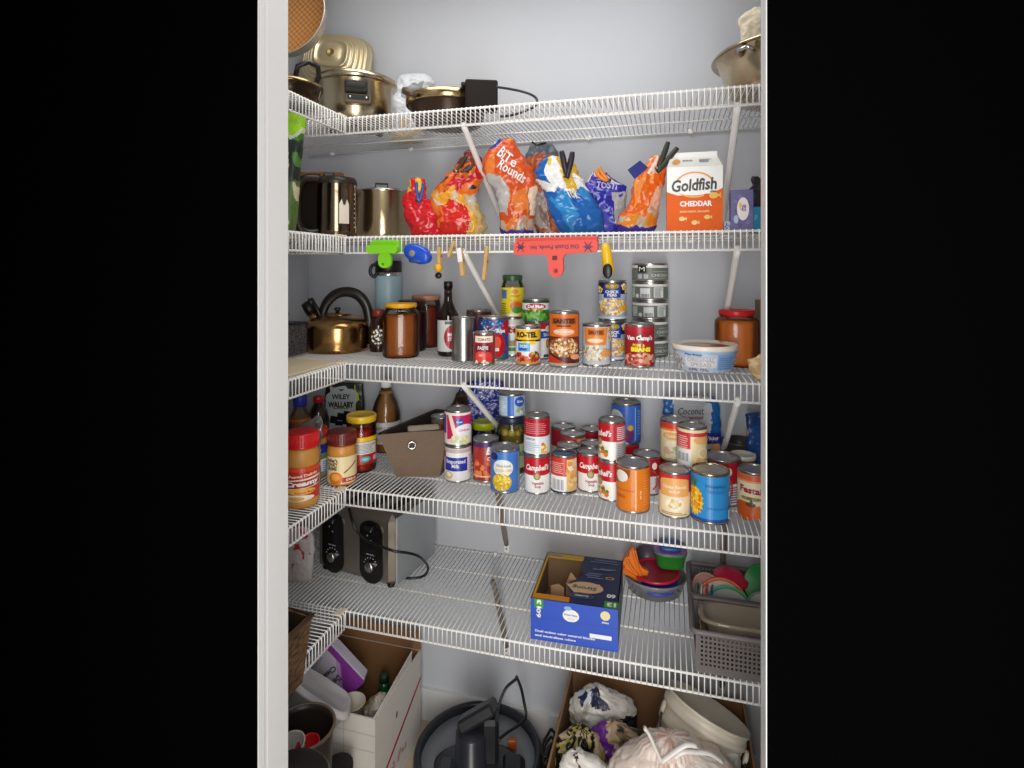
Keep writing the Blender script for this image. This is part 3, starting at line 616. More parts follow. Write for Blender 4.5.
X, Y, r = pos(738, 770, 518, S4); can('tin_can', 'cream and orange pumpkin can at the far right by the door jamb', 'can', X, Y, S4, .0375, .106, art_festal, 0, G4)

# ------------------------------------------------------------------ jars and bottles
def jar(name, label, cat, X, Y, z, r, h, fill, lid, lid_h=.016, lid_r=None, neck=.8, glass=None, lvl=.86, art=None, turn=0, group=None, seg=36, power=None, label_z=(.18, .75), lid_m=None, base='#f0efec', opaque=False):
    if (X, Y) in _FR: fx, fy = _FR[(X, Y)]; q = math.hypot(fx, fy); X, Y = fx + fx / q * r, fy + fy / q * r
    t = thing(name, label, cat, (X, Y, z), face(X, Y) + turn, group); lr = lid_r or r * .86
    hs = h - lid_h; sh = hs * neck
    pr = [(r * .86, 0), (r * .96, .003), (r, .010), (r, sh - .012), (r * .985, sh - .003), (lr * .98 + (r - lr) * .4, sh + (hs - sh) * .45), (lr * .95, hs - .004), (lr * .95, hs + .002)]
    m = MB()
    if opaque: m.lathe(pr, fill, seg, power=power); m.build('jar_body', t)
    else:
        m.lathe(pr, glass or clear('#fbf8f0', .0), seg, power=power, cap1=False); m.build('glass_body', t)
        m = MB(); g = .0022; top = sh * lvl
        m.lathe([(r * .8, g), (r - g * 1.4, .011), (r - g, .014), (r - g, min(top, sh - .014)), (r - g, top) if top < sh - .013 else ((r - g) * .93, top), (0, top)], fill, seg, power=power, cap1=False); m.build('contents', t)
    m = MB(); n = 40; L = lid_m or mat(lid, .35)
    m.lathe([(lr * .97, hs - .001), (lr, hs), (lr * 1.0, hs + lid_h * .25), (lr * 1.02, hs + lid_h * .35), (lr * 1.02, h - .003), (lr * .98, h), (lr * .86, h + .0002), (lr * .84, h - .0012), (0, h - .0012)], L, n, cap0=False, cap1=False); m.build('lid', t)
    if art:
        z0, z1 = sh * label_z[0], sh * label_z[1]; m = MB(); m.lathe([(r + .0004, z0), (r + .0004, z1)], mat(base, .4), seg, power=power, cap0=False, cap1=False); m.on_surface(cylv(r, z0, z1 - z0), r, z1 - z0, .1); art(m); m.build('paper_label', t)
    return t
HONEY = mat('#8f4c12', .3, noise=.2, nscale=25); BROTH = mat('#7c3a14', .35, noise=.3, nscale=20); DKRED = mat('#5a1a12', .3, noise=.2); PEANUT = mat('#c58a3e', .45, noise=.1, nscale=60)
GJ = 'jars on the middle shelf'
X, Y, r = pos(382, 420, 359, S3); jar('glass_jar', 'square-shouldered jar of brown preserve with a yellow lid', 'jar', X, Y, S3, .0525, .153, HONEY, '#e8a81c', .012, .0445, .91, lvl=.95, group=GJ, power=.8)
X, Y, t = at(412, 1.605); jar('glass_jar', 'dark brown jar with a black lid behind the yellow-lidded jar', 'jar', X, Y, S3, .045, .155, mat('#4c1c10', .3), '#2a1a16', .014, .041, .88, lvl=.97, group=GJ)
X, Y, t = at(426, 1.703); jar('glass_jar', 'dark red jar with a copper pink lid against the wall', 'jar', X, Y, S3, .0475, .166, mat('#6c2412', .3), '#b87a60', .013, .045, .9, lvl=.97, group=GJ)
X, Y, r = pos(715, 758, 368, S3); jar('glass_jar', 'large jar of orange sauce with a red lid at the right end', 'jar', X, Y, S3, .0545, .144, mat('#cf7826', .35, noise=.25, nscale=30), '#cc1a1c', .015, .044, .93, lvl=.98, group=GJ, power=.75, glass=clear('#fbf4ea', .0))
def art_pickle(m):
    Yl = mat('#dcc828', .35); m.rect(-3.1, 3.1, 0, 1, Yl); m.rect(-1.1, -.5, .62, .92, mat('#4a6aa8', .4)); m.lines(-1.1, -.5, .1, .5, 5, mat('#7a7a1c', .4), 3); m.ell(.35, .36, .55, .18, mat('#d8501c', .35)); m.ell(.4, .24, .5, .12, GREEN); m.ell(.2, .86, .3, .08, mat('#d88a1c', .4)); m.text('RELISH', .3, .55, .9, mat('#c8a01c', .4), .12); m.text('SWEET', .3, .7, .8, mat('#a86a14', .4), .08); m.ell(0, .06, .6, .05, CREAM)
jar('glass_jar', 'yellow-labelled jar with a dark green lid standing on a can', 'jar', JX, JY, S3 + .112, .0338, .122, mat('#6a7a24', .35), '#2c5230', .016, .029, .84, art=art_pickle, label_z=(.02, .96), base='#dcc828')
def art_juice(m): m.rect(-3, 3, 0, 1, PBLACK); m.beans(0, .5, .9, .4, 40, [CREAM, mat('#8a7a60', .4), PWHITE], .14, 5)
def bottle(name, label, X, Y, z, prof, glass, fill, capm, cap, art=None, r=.03, lz=(.02, .08), base='#f0efec', turn=0, lvl=.7, group=None):
    t = thing(name, label, 'bottle', (X, Y, z), face(X, Y) + turn, group); m = MB(); m.lathe(prof, glass, 32, cap1=True); m.build('bottle_body', t)
    if fill:
        hz = prof[-1][1] * lvl; m = MB(); q = [(max(.001, a - .0022), max(b, .002)) for a, b in prof if b < hz]; q += [(q[-1][0], hz), (0, hz)]; m.lathe(q, fill, 28, cap1=False); m.build('contents', t)
    if capm: m = MB(); m.lathe(cap, capm, 28); m.build('cap', t)
    if art: m = MB(); m.lathe([(r + .0005, lz[0]), (r + .0005, lz[1])], mat(base, .45), 32, cap0=False, cap1=False); m.on_surface(cylv(r, lz[0], lz[1] - lz[0]), r, lz[1] - lz[0], .2); art(m); m.build('paper_label', t)
    return t
DKGL = mat('#1c0f0a', .12, coat=.5)
def art_syrup(m):
    m.rect(-3, 3, 0, 1, mat('#cfd0cc', .4)); m.ell(.55, .48, .95, .40, mat('#a8122a', .35)); m.text('MAPLE', .45, .56, 1.0, PWHITE, .12, 0, .04); m.text('SYRUP', .45, .42, 1.0, PWHITE, .12, 0, .04); m.rect(-.3, .7, .88, .97, mat('#4a5a58', .4)); m.rect(-3, 3, 0, .03, PBLACK)
X, Y, r = pos(437, 459.5, 357, S3)
bottle('syrup_bottle', 'tall dark syrup bottle with white label and red disc', X, Y, S3, [(.027, 0), (.031, .004), (.031, .108), (.030, .118), (.022, .135), (.0145, .152), (.012, .165), (.0118, .195)], DKGL, None, mat('#120c0a', .35), [(.0128, .194), (.0128, .213), (.0115, .215)], art_syrup, .031, (.012, .104))
X, Y, t = at(378.5, 1.565)
bottle('sauce_bottle', 'small dark sauce bottle between the kettle and the yellow-lidded jar', X, Y, S3, [(.025, 0), (.027, .004), (.027, .075), (.024, .085), (.018, .10), (.017, .108)], mat('#2a100c', .15, coat=.4), None, mat('#7a2a20', .4), [(.019, .107), (.019, .126), (.017, .128)], art_juice, .027, (.02, .072), '#1a1718')
# olive jar, green-lidded jar
X, Y, t = at(512, 1.602)
t = thing('glass_jar', 'jar of green olives with a dark blue lid', 'jar', (X, Y, S4), face(X, Y)); r = .0435
m = MB(); m.lathe([(r * .9, 0), (r, .006), (r, .125), (r * .94, .138), (r * .9, .145)], clear('#f4f6e6', .03), 36, cap1=False); m.build('glass_body', t)
m = MB(); m.lathe([(r * .93, .143), (r * .95, .145), (r * .95, .160), (r * .92, .162), (0, .162)], mat('#1c2440', .35), 36, cap0=False, cap1=False); m.build('lid', t)
m = MB(); m.lathe([(r - .004, .004), (r - .003, .03), (r - .003, .11), (0, .112)], mat('#7a6a26', .4), 28, cap1=False); R = random.Random(3)
for i in range(5):
    for k in range(10):
        a = 2 * PI * (k + .5 * (i % 2)) / 10 + R.uniform(-.1, .1); q = r - .0135
        m.blob((q * math.sin(a), -q * math.cos(a), .022 + i * .0235 + R.uniform(-.003, .003)), .0112, mat(R.choice(['#b8a440', '#a08e30', '#ccb85a']), .3), 8, (1, 1, 1.05))
m.build('olives', t)
m = MB(); m.lathe([(r + .0004, .02), (r + .0004, .088)], mat('#b8c49c', .45), 36, cap0=False, cap1=False); m.on_surface(cylv(r, .02, .068), r, .068, .1); m.rect(-3.1, .1, 0, 1, mat('#8c8a3c', .4)); m.text('OLIVES', .8, .6, .9, DGREEN, .2); m.build('paper_label', t)
can('tin_can', 'pale blue can standing on the olive jar', 'can', X, Y, S4 + .162, .0378, .068, art_coconut_can, 0, G4)
X, Y, t = at(484, 1.637); jar('glass_jar', 'jar with a yellow green lid behind the red bean can', 'jar', X, Y, S4, .036, .128, mat('#5c5038', .35, noise=.3), '#a8b41c', .02, .0345, .82, lvl=.6)
# left end of the fourth shelf
def art_pb(m):
    m.rect(-3.1, 3.1, 0, 1, mat('#c42a1e', .35)); m.rect(-3.1, 3.1, .86, 1, mat('#d8481e', .35)); m.text('Peanut Delight', -.05, .74, 1.75, CREAM, .11, .08, .03); m.poly([(-1.5, .30), (1.25, .40), (1.3, .66), (.9, .70), (-1.5, .58)], mat('#f2e2c2', .4)); m.poly([(-1.5, .33), (1.15, .42), (1.2, .64), (-1.5, .56)], mat('#a81820', .35))
    m.text('Creamy', -.1, .49, 2.1, PWHITE, .2, .07, .05, .15); m.ell(-.2, .26, .9, .1, mat('#f0b43c', .4)); m.text('Peanut Butter', .1, .24, 1.3, mat('#b83a6a', .4), .07, .06); m.ell(-.6, .06, 1.2, .1, CREAM); m.ell(-.5, .04, .5, .07, mat('#d8a050', .4))
X, Y, r = pos(285, 319, 510, S4)
def pbjar(name, label, X, Y, z, r, h, lidc, art, turn=0, base='#c42a1e', lh=.026, lz=(.16, .70), fill=PEANUT):
    if (X, Y) in _FR: fx, fy = _FR[(X, Y)]; q = math.hypot(fx, fy); X, Y = fx + fx / q * r, fy + fy / q * r
    t = thing(name, label, 'jar', (X, Y, z), face(X, Y) + turn); m = MB(); a = h - lh
    z0, z1 = a * lz[0], a * lz[1]
    m.lathe([(r * .85, 0), (r * .95, .003), (r, min(.012, z0 - .004)), (r, z0 - .003), (r * .975, z0 - .001), (r * .975, z1 + .001), (r, z1 + .003), (r, a * .88), (r * .93, a * .96), (r * .88, a)], fill, 36); m.build('jar_body', t)
    m = MB(); n = 48; vs = []
    m.lathe([(r * .9, a - .001), (r * .97, a), (r * .985, a + .002), (r * .97, a + .004), (r * .97, h - .003), (r * .94, h), (r * .8, h + .0003), (0, h + .0003)], mat(lidc, .35), 48, cap0=False, cap1=False)
    for k in range(40):
        q = 2 * PI * k / 40; m.tube([(r * .972 * math.cos(q), r * .972 * math.sin(q), a + .005), (r * .972 * math.cos(q), r * .972 * math.sin(q), h - .004)], .0012, mat(lidc, .35), 5)
    m.build('lid', t)
    m = MB(); m.lathe([(r * .975 + .0006, z0), (r * .975 + .0006, z1)], mat(base, .38), 36, cap0=False, cap1=False); m.on_surface(cylv(r * .975 + .0004, z0, z1 - z0), r, z1 - z0, .1); art(m); m.build('paper_label', t)
    return t
pbjar('peanut_butter_jar', 'creamy peanut butter jar with a bright red lid at the left front', X, Y, S4, .0418, .182, '#cc1a1a', art_pb, .15, lh=.036)
def art_caramel(m):
    m.rect(-3.1, 3.1, 0, 1, mat('#e6d3a4', .4)); m.text("crofter's\nHONEY\nCREME", -.85, .72, .95, mat('#4a3420', .4), .45, 0, .04); m.ell(-.55, .2, .5, .24, mat('#d8741c', .4)); m.ell(-.55, .24, .3, .13, mat('#eda43c', .4)); m.rect(-.1, 1.3, .04, .22, mat('#a8281c', .4))
    m.poly([(.0, .42), (.95, .78), (1.0, .74), (.05, .38)], mat('#8a5a28', .4)); m.text('SPREAD', .55, .13, .8, CREAM, .09)
X, Y, r = pos(327, 357, 487, S4); pbjar('spread_jar', 'jar of tan spread with a dark red lid and cream label', X, Y, S4, .040, .142, '#6a1c1a', art_caramel, .1, '#e6d3a4', .034, (.08, .74), mat('#c88a3c', .4, noise=.1))
def art_blue_jar(m): m.rect(-3.1, 3.1, .7, 1, mat('#27349a', .35)); m.rect(-3.1, 3.1, .0, .7, mat('#4aa0c8', .35)); m.rect(-.2, 1.4, .08, .5, PWHITE); m.rect(-3, 3, .5, .66, mat('#7a8a4a', .4)); m.lines(.1, 1.2, .1, .46, 5, SKY, 2)
X, Y, t = at(315.5, 1.415); pbjar('spread_jar', 'jar with red lid and blue label behind the creamy peanut butter', X, Y, S4, .034, .137, '#b82222', art_blue_jar, .5, '#27349a', .026, (.1, .84))
def art_salsa(m):
    m.rect(-3.1, 3.1, 0, 1, mat('#b81c18', .35)); m.rect(-3.1, 3.1, .84, 1, mat('#e8c020', .35)); m.rect(-.55, 1.1, .38, .82, mat('#d9d8d4', .4)); m.lines(-.45, 1.0, .42, .78, 7, mat('#85807a', .4), 3, .4); m.ell(.25, .2, .36, .11, mat('#3a9a9a', .4)); m.ell(.25, .2, .22, .06, mat('#8ad0c8', .4)); m.bars(.8, 1.2, .12, .3, PWHITE, 5)
X, Y, r = pos(346, 377, 474, S4); jar('glass_jar', 'salsa jar with a yellow lid and red label beside the brown basket', 'jar', X, Y, S4, .0435, .162, mat('#8c1c12', .3, noise=.2), '#e2b822', .018, .0425, .88, lvl=.98, art=art_salsa, label_z=(.2, .82), base='#b81c18')
X, Y, t = at(337, 1.52); jar('glass_jar', 'small jar with a grey lid under the black licorice bag', 'jar', X, Y, S4, .029, .107, mat('#4c4a46', .35), '#868a88', .016, .026, .85)
X, Y, t = at(300, 1.495)
bottle('oil_bottle', 'oil bottle with a blue cap at the left end', X, Y, S4, [(.030, 0), (.034, .004), (.034, .12), (.03, .14), (.018, .165), (.014, .175)], clear('#f4ead0', .05), mat('#b06a14', .3, noise=.3), mat('#2b3aa8', .35), [(.019, .172), (.02, .174), (.02, .204), (.018, .208)], art=lambda m: (m.beans(0, .5, .9, .4, 30, [DGREEN, GOLD, mat('#6a3a14', .4), CREAM], .14, 4)), r=.034, lz=(.02, .10), base='#8a5a1c', lvl=.78)
X, Y, t = at(318.5, 1.56)
bottle('sauce_bottle', 'dark soda bottle with a red cap beside the blue-capped oil', X, Y, S4, [(.028, 0), (.032, .004), (.032, .12), (.026, .145), (.015, .165), (.013, .172)], mat('#2a1c18', .12, coat=.5), None, mat('#b82030', .35), [(.0165, .17), (.0165, .188), (.0145, .190)], art=lambda m: (m.rect(-3, 3, 0, 1, mat('#3a3834', .4)), m.lines(-.8, .8, .1, .9, 5, mat('#8a8680', .4), 2)), r=.032, lz=(.03, .11))
X, Y, t = at(386, 1.68)
def art_vin(m): m.rect(-3, 3, 0, 1, mat('#c9c6c4', .5)); m.text('APPLE CIDER\nVINEGAR', 0, .6, 1.4, mat('#6a4a6a', .4), .4); m.lines(-.8, .8, .08, .3, 3, mat('#9a9294', .4), 1)
bottle('vinegar_bottle', 'tall round-shouldered glass bottle of brown vinegar with a white label', X, Y, S4, [(.042, 0), (.047, .005), (.047, .105), (.045, .125), (.037, .155), (.024, .180), (.0165, .192), (.0155, .206)], clear('#f6ecdc', .0), mat('#8c6a44', .3, noise=.1, nscale=8), mat('#e4e2de', .4), [(.0178, .204), (.0178, .226), (.016, .228)], art_vin, .047, (.03, .098), lvl=.93)
# ------------------------------------------------------------------ helpers for the rest
UP = Vector((0, 0, 1)); RIGHT = Vector((CA, SA, 0)); FWD = Vector((-SA, CA, 0))
def aim(v): return UP.rotation_difference(Vector(v).normalized()).to_matrix().to_4x4()
class Fr:                                   # an upright frame parallel to the picture plane: px, py -> local x, z
    def __init__(s, px, Y, z): s.X, s.Y, s.t = at(px, Y); s.k = s.t / F; s.px = px; s.z = z; s.loc = (s.X, Y, z)
    def x(s, px): return (px - s.px) * s.k
    def zz(s, py): return zat(py, s.t) - s.z
    def p(s, px, py, y=0.0): q = 1 + y / s.t; return ((px - s.px) * s.k * q, y, EYE - (py - HY) * s.k * q - s.z)
def bag(name, label, cat, rows, Y, z, depth, colf, group=None, xc=None, base=None, **kw):
    b = base or rows[0]; xc = xc or (b[1] + b[2]) / 2; f = Fr(xc, Y, z)
    t = thing(name, label, cat, f.loc, YAW, group)
    R = [(max(0, f.zz(y)) if i else 0.0, f.x(a), f.x(c)) for i, (y, a, c) in enumerate(rows)]
    o, mp, su, sv = soft('bag_body', t, 0, 0, 0, R, depth, colf, **kw)
    return t, f, mp, su, sv
def nz(u, v, s, k=0): return mnoise.noise((u * s + k * 5.1, v * s, k * 3.3))
def printed(t, mp, su, sv, fn, name='print'):
    m = MB(); m.on_surface(mp, su, sv, .06, .03); fn(m); m.build(name, t)
def lattice(c1, c2, sc):
    m = bpy.data.materials.new('lattice'); m.use_nodes = True; nt = m.node_tree; b = nt.nodes['Principled BSDF']; N = nt.nodes.new; L = nt.links.new
    tc = N('ShaderNodeTexCoord'); mp = N('ShaderNodeMapping'); mp.inputs['Rotation'].default_value = (0, 0, .2); L(tc.outputs['Object'], mp.inputs[0])
    ck = N('ShaderNodeTexChecker'); ck.inputs['Scale'].default_value = sc; ck.inputs['Color1'].default_value = rgb(c1); ck.inputs['Color2'].default_value = rgb(c2)
    L(mp.outputs[0], ck.inputs[0]); L(ck.outputs[0], b.inputs['Base Color']); b.inputs['Roughness'].default_value = .4; return m
def woven(c1, c2, sc=90, rough=.7):
    m = bpy.data.materials.new('woven'); m.use_nodes = True; nt = m.node_tree; b = nt.nodes['Principled BSDF']; N = nt.nodes.new; L = nt.links.new
    tc = N('ShaderNodeTexCoord'); br = N('ShaderNodeTexNoise'); br.inputs['Scale'].default_value = sc; br.inputs['Detail'].default_value = 3; mp = N('ShaderNodeMapping'); mp.inputs['Scale'].default_value = (1, 1, 2.2)
    L(tc.outputs['Object'], mp.inputs[0]); L(mp.outputs[0], br.inputs['Vector']); rp = N('ShaderNodeValToRGB'); rp.color_ramp.elements[0].color = rgb(c1); rp.color_ramp.elements[1].color = rgb(c2)
    rp.color_ramp.elements[0].position = .35; rp.color_ramp.elements[1].position = .65; L(br.outputs['Fac'], rp.inputs[0]); L(rp.outputs[0], b.inputs['Base Color']); b.inputs['Roughness'].default_value = rough
    bp = N('ShaderNodeBump'); bp.inputs['Distance'].default_value = .004; L(br.outputs['Fac'], bp.inputs['Height']); L(bp.outputs[0], b.inputs['Normal']); return m
CARD = mat('#8f6a42', .8, noise=.1, nscale=30); CARDW = mat('#d8d2ca', .6, noise=.03); FOIL = mat('#d8c49a', .3, 1.0)
# ------------------------------------------------------------------ top shelf
f = Fr(282, 1.36, 2.105)
t = thing('frying_pan', 'round pan with orange patterned lining leaning at the top left', 'pan', f.loc, YAW)
T = Matrix.Translation(f.p(283, 13)) @ aim((-.16, -1, .14)); m = MB(); r = .122
m.lathe([(r * .80, -.05), (r * .88, -.048), (r * 1.0, -.004), (r * 1.03, 0), (r * 1.02, .002), (r * .985, -.002), (r * .955, -.012)], mat('#b9b2a8', .35, .4), 48, T, cap1=False); m.build('pan_body', t)
m = MB(); m.lathe([(r * .957, -.011), (r * .83, -.043), (0, -.0455)], lattice('#c08850', '#a06a36', 120), 48, cap0=False, cap1=False); m.build('lining', t, label='orange diamond patterned lining').matrix_local = T
f = Fr(340, 1.63, 2.10)
t = thing('roasting_pan', 'ribbed gold foil roasting pan turned bottom out above the big skillet', 'pan', f.loc, YAW)
T = Matrix.Translation(f.p(331.5, 54)) @ aim((.0, -1, .16)) @ Matrix.Rotation(-.10, 4, 'Z'); m = MB()
pr = [(1.06, -.05), (1.10, -.046), (1.06, -.042), (1.0, -.040)]
for i, q in enumerate((.94, .84, .73, .61, .48)): z = -.026 + i * .0085; pr += [(q + .05, z - .004), (q + .03, z), (q - .0, z + .001), (q - .03, z - .0045)]
pr += [(.3, .008), (0, .008)]
m.lathe([(a * .108, b * 1.25) for a, b in pr], mat('#d8c8a2', .34, .8), 56, T, sx=1.0, sy=.84, power=.6, cap0=False, cap1=False); m.build('pan_body', t)
m = MB(); m.lathe([(.014, .0095), (.014, .0125), (.010, .0125), (.010, .0105), (0, .0110)], mat('#b59c68', .35, .8), 20, T, cap0=False, cap1=False); m.build('stamped_ring', t)
X, Y, tt = at(356, 1.51)
t = thing('electric_skillet', 'big round steel skillet with a lid and black front handle mount', 'skillet', (X, Y, S1), face(X, Y))
SK = mat('#b3a68c', .24, 1.0)
m = MB(); m.lathe([(.07, .008), (.092, .012), (.102, .03), (.106, .06), (.108, .126), (.113, .132)], SK, 48, cap1=False); m.build('pan_body', t)
m = MB(); m.lathe([(.118, .130), (.121, .132), (.121, .146), (.117, .149), (.10, .154), (.06, .158), (.02, .160), (0, .160)], SK, 48, cap1=False); m.build('lid', t)
m = MB(); m.box((0, -.116, .098), (.062, .024, .034), BLACK, .004); m.box((0, -.13, .10), (.05, .008, .012), mat('#2a2826', .3), .002); m.build('handle_mount', t)
m = MB(); m.box((.006, -.112, .065), (.07, .028, .028), mat('#8a7d6a', .3, 1.0), .003); m.box((.006, -.1268, .067), (.058, .003, .014), BLACK, .001)
for sx in (-.016, .028): m.lathe([(.0032, 0), (.0032, .002), (0, .0022)], STEEL, 10, Matrix.Translation((sx, -.1283, .067)) @ Matrix.Rotation(PI / 2, 4, 'X'))
m.build('plug_socket', t)
m = MB()
for a in range(3):
    q = 2 * PI * a / 3 + .5; m.lathe([(.009, 0), (.012, .014)], BLACK, 12, Matrix.Translation((.08 * math.cos(q), .08 * math.sin(q), 0)))
m.build('feet', t)
X, Y, tt = at(289, 1.235)
t = thing('sauce_pan', 'dark pan with a brass rim and black handle at the upper left', 'pan', (X, Y, S1), face(X, Y))
m = MB(); m.lathe([(.055, 0), (.066, .004), (.074, .03), (.078, .045), (.081, .047)], mat('#3a2c1c', .25, .7), 40, cap1=False); m.build('pan_body', t)
m = MB(); m.lathe([(.082, .047), (.083, .052), (.078, .056), (.05, .068), (.02, .074), (0, .075)], mat('#96805a', .25, 1.0), 40, cap0=False, cap1=False); m.build('lid', t)
m = MB(); m.tube([(.015, -.035, .070), (.02, -.045, .092), (.045, -.05, .104), (.068, -.03, .102), (.072, 0, .085), (.06, .01, .060)], .0065, BLACK, 8); m.build('handle', t)
def c_wb(u, v, fr): n = nz(u, v * 2, 3, 2); return mat('#8d8f92', .35) if (u > -.1 and u > -.9 and .66 < v < .86 and n > -.3) else (mat('#c9ab7a', .4) if v < .35 and n > -.1 else mat('#ccd0d6', .35))
bag('plastic_bag', 'crumpled white plastic bag between the two skillets', 'bag', [(119, 391, 424), (104, 389, 424), (95, 391, 421), (88, 394, 430), (83, 397, 433), (78, 400, 430)], 1.68, S1, .5, c_wb, seed=3, wr=.006)
X, Y, tt = at(448, 1.55)
t = thing('electric_skillet', 'second skillet with brass lid rim and a black cord', 'skillet', (X, Y, S1), face(X, Y))
m = MB(); m.lathe([(.07, .006), (.095, .01), (.105, .03), (.110, .058), (.115, .062)], mat('#3c2a20', .3, .5), 48, cap1=False); m.build('pan_body', t)
m = MB(); m.lathe([(.119, .061), (.122, .064), (.122, .084), (.117, .088), (.10, .094), (.05, .100), (0, .101)], mat('#bfa577', .24, 1.0), 48, cap0=False, cap1=False); m.build('lid', t)
m = MB(); m.tube([(-.085, -.095, .066), (-.105, -.10, .072), (-.118, -.085, .082), (-.115, -.06, .085)], .010, mat('#4a3a2a', .4), 8); m.build('side_handle', t)
m = MB(); m.box((.090, -.118, .062), (.088, .05, .080), mat('#1d1512', .7, spec=.2), .004); m.box((.06, -.122, .09), (.05, .03, .01), BLACK, .002); m.build('control_box', t)
def LW(px, py, Y): X, Y, q = at(px, Y); return Vector((X, Y, zat(py, q)))
IM = (Matrix.Translation(t.location) @ Matrix.Rotation(face(X, Y), 4, 'Z')).inverted()
def smooth(P, n=6):
    P = [Vector(p) for p in P]; out = []
    for i in range(len(P) - 1):
        a, b, c, d = P[max(i - 1, 0)], P[i], P[i + 1], P[min(i + 2, len(P) - 1)]
        for k in range(n):
            q = k / n; out.append(.5 * ((2 * b) + (c - a) * q + (2 * a - 5 * b + 4 * c - d) * q * q + (3 * b - a - 3 * c + d) * q ** 3))
    return out + [P[-1]]
m = MB(); m.tube([IM @ p for p in smooth([LW(496, 87, 1.42), LW(504, 88, 1.43), LW(520, 91, 1.45), LW(532, 95, 1.46), LW(537, 100, 1.46), LW(535, 106, 1.45), LW(525, 111, 1.44), LW(512, 115, 1.43), LW(500, 116.5, 1.42)])], .0034, BLACK, 8); m.build('power_cord', t, label='thin black looping cord')
X, Y, tt = at(790, 1.50)
t = thing('steel_bowl', 'wide steel bowl with a rolled rim at the top right', 'bowl', (X, Y, S1), face(X, Y)); BW = mat('#bfae92', .2, 1.0)
m = MB(); m.lathe([(.10, 0), (.125, .004), (.142, .03), (.155, .07), (.166, .098), (.174, .101), (.177, .098), (.180, .100), (.178, .105), (.17, .107), (.16, .100), (.14, .04), (.11, .012), (0, .010)], BW, 56, cap1=False); m.build('bowl_body', t)
m = MB(); m.tube([(-.10, -.125, .08), (-.105, -.15, .085), (-.085, -.162, .085), (-.07, -.15, .08)], .005, STEEL, 8); m.build('handle', t)
LB = t
f = Fr(757, 1.47, S1 + .088)
bag('paper_towel', 'crumpled cream paper on top of the steel bowl', 'paper', [(28, 748, 775), (26, 742, 778), (20, 740, 775), (15, 746, 772), (12, 752, 766)], 1.50, S1 + .105, .7, lambda u, v, fr: mat('#e2d6bc', .8), seed=5, wr=.008)
# ------------------------------------------------------------------ second shelf: left
def c_green(u, v, fr):
    n = nz(u, v * 3, 2.2, 4)
    if v > .84: return mat('#9ad01e', .35)
    if v > .80: return mat('#c8d8b0', .4)
    if n > .34: return mat('#4a7a2a', .4)
    if n < -.42: return mat('#c8bf9e', .4)
    return mat('#16241a', .4) if v > .42 else mat('#4c6a2c', .4)
f = Fr(285, 1.20, S2)
bag('soil_bag', 'tall dark bag with a lime green top by the left door jamb', 'bag', [(232, 264, 294), (215, 262, 296), (180, 262, 298), (140, 264, 302), (122, 266, 305), (116, 270, 304)], 1.20, S2, .55, c_green, seed=11, wr=.002, power=.5)
X, Y, tt = at(321, 1.66); z1 = zat(172.5, tt)
t = thing('cutting_board', 'wooden cutting board upright behind the carafe', 'board', (X, Y, S2), .28); m = MB(); m.box((0, 0, (z1 - S2) / 2), (.15, .018, z1 - S2), mat('#b4743a', .5, noise=.15, nscale=12), .004); m.build('board', t)
X, Y, tt = at(336.5, 1.43); FRM = face(X, Y)
t = thing('coffee_carafe', 'steel coffee carafe with black lid and handle beside the stock pot', 'carafe', (X, Y, S2), FRM); r = .056
m = MB(); m.lathe([(r * .9, 0), (r, .006), (r * 1.02, .02), (r, .13), (r * .97, .15), (r * .99, .152)], mat('#7f6f5c', .16, 1.0), 44, cap1=False); m.build('carafe_body', t)
m = MB(); m.lathe([(r * 1.0, .150), (r * 1.03, .152), (r * 1.03, .160), (r * .95, .170), (r * .6, .174), (0, .175)], mat('#2c221a', .35), 44, cap0=False, cap1=False); m.box((-.02, -.02, .176), (.03, .02, .012), BLACK, .003); m.build('lid', t)
m = MB(); m.prism([(-.052, .012), (-.085, .012), (-.098, .03), (-.102, .10), (-.092, .15), (-.05, .158)], -.022, .006, mat('#140e0a', .8, spec=.15)); m.tube(smooth([(-.045, -.02, .164), (-.085, -.03, .160), (-.102, -.034, .13), (-.104, -.034, .07), (-.098, -.032, .028), (-.075, -.026, .012), (-.05, -.02, .014)]), .013, mat('#1c1510', .35), 10); m.build('handle', t)
m = MB(); m.on_surface(cylv(r * 1.02, .02, .12), r, .12, .1); m.poly([(.12, .15), (.62, .15), (.62, .6), (.50, .72), (.45, .58), (.3, .58), (.24, .72), (.12, .6)], mat('#d8cfbe', .4))
for k in range(8): m.ell(.98, .08 + k * .11, .035, .016, PWHITE)
m.build('printed_mark', t)
X, Y, tt = at(383, 1.585); r = .081
t = thing('stock_pot', 'tall polished steel stock pot with a flat lid', 'pot', (X, Y, S2), face(X, Y)); m = MB(); m.lathe([(r * .93, 0), (r, .008), (r, .142), (r * 1.03, .144), (r * 1.03, .147)], mat('#c8b698', .2, 1.0), 52, cap1=False); m.build('pot_body', t)
m = MB(); m.lathe([(r * 1.035, .1465), (r * 1.04, .150), (r * .98, .153), (r * .5, .156), (0, .156)], STEEL, 52, cap0=False, cap1=False); m.build('lid', t)
m = MB(); m.tube([(-.022, -.02, .155), (-.022, -.02, .172), (.014, -.02, .172), (.014, -.02, .155)], .0032, BLACK, 6); m.build('lid_handle', t)
for sx in (-1, 1): m = MB(); m.tube([(sx * r * .98, .02, .12), (sx * (r + .012), .0, .125), (sx * (r + .012), -.03, .125), (sx * r * .96, -.028, .12)], .0035, STEEL, 6); m.build('side_handle', t)
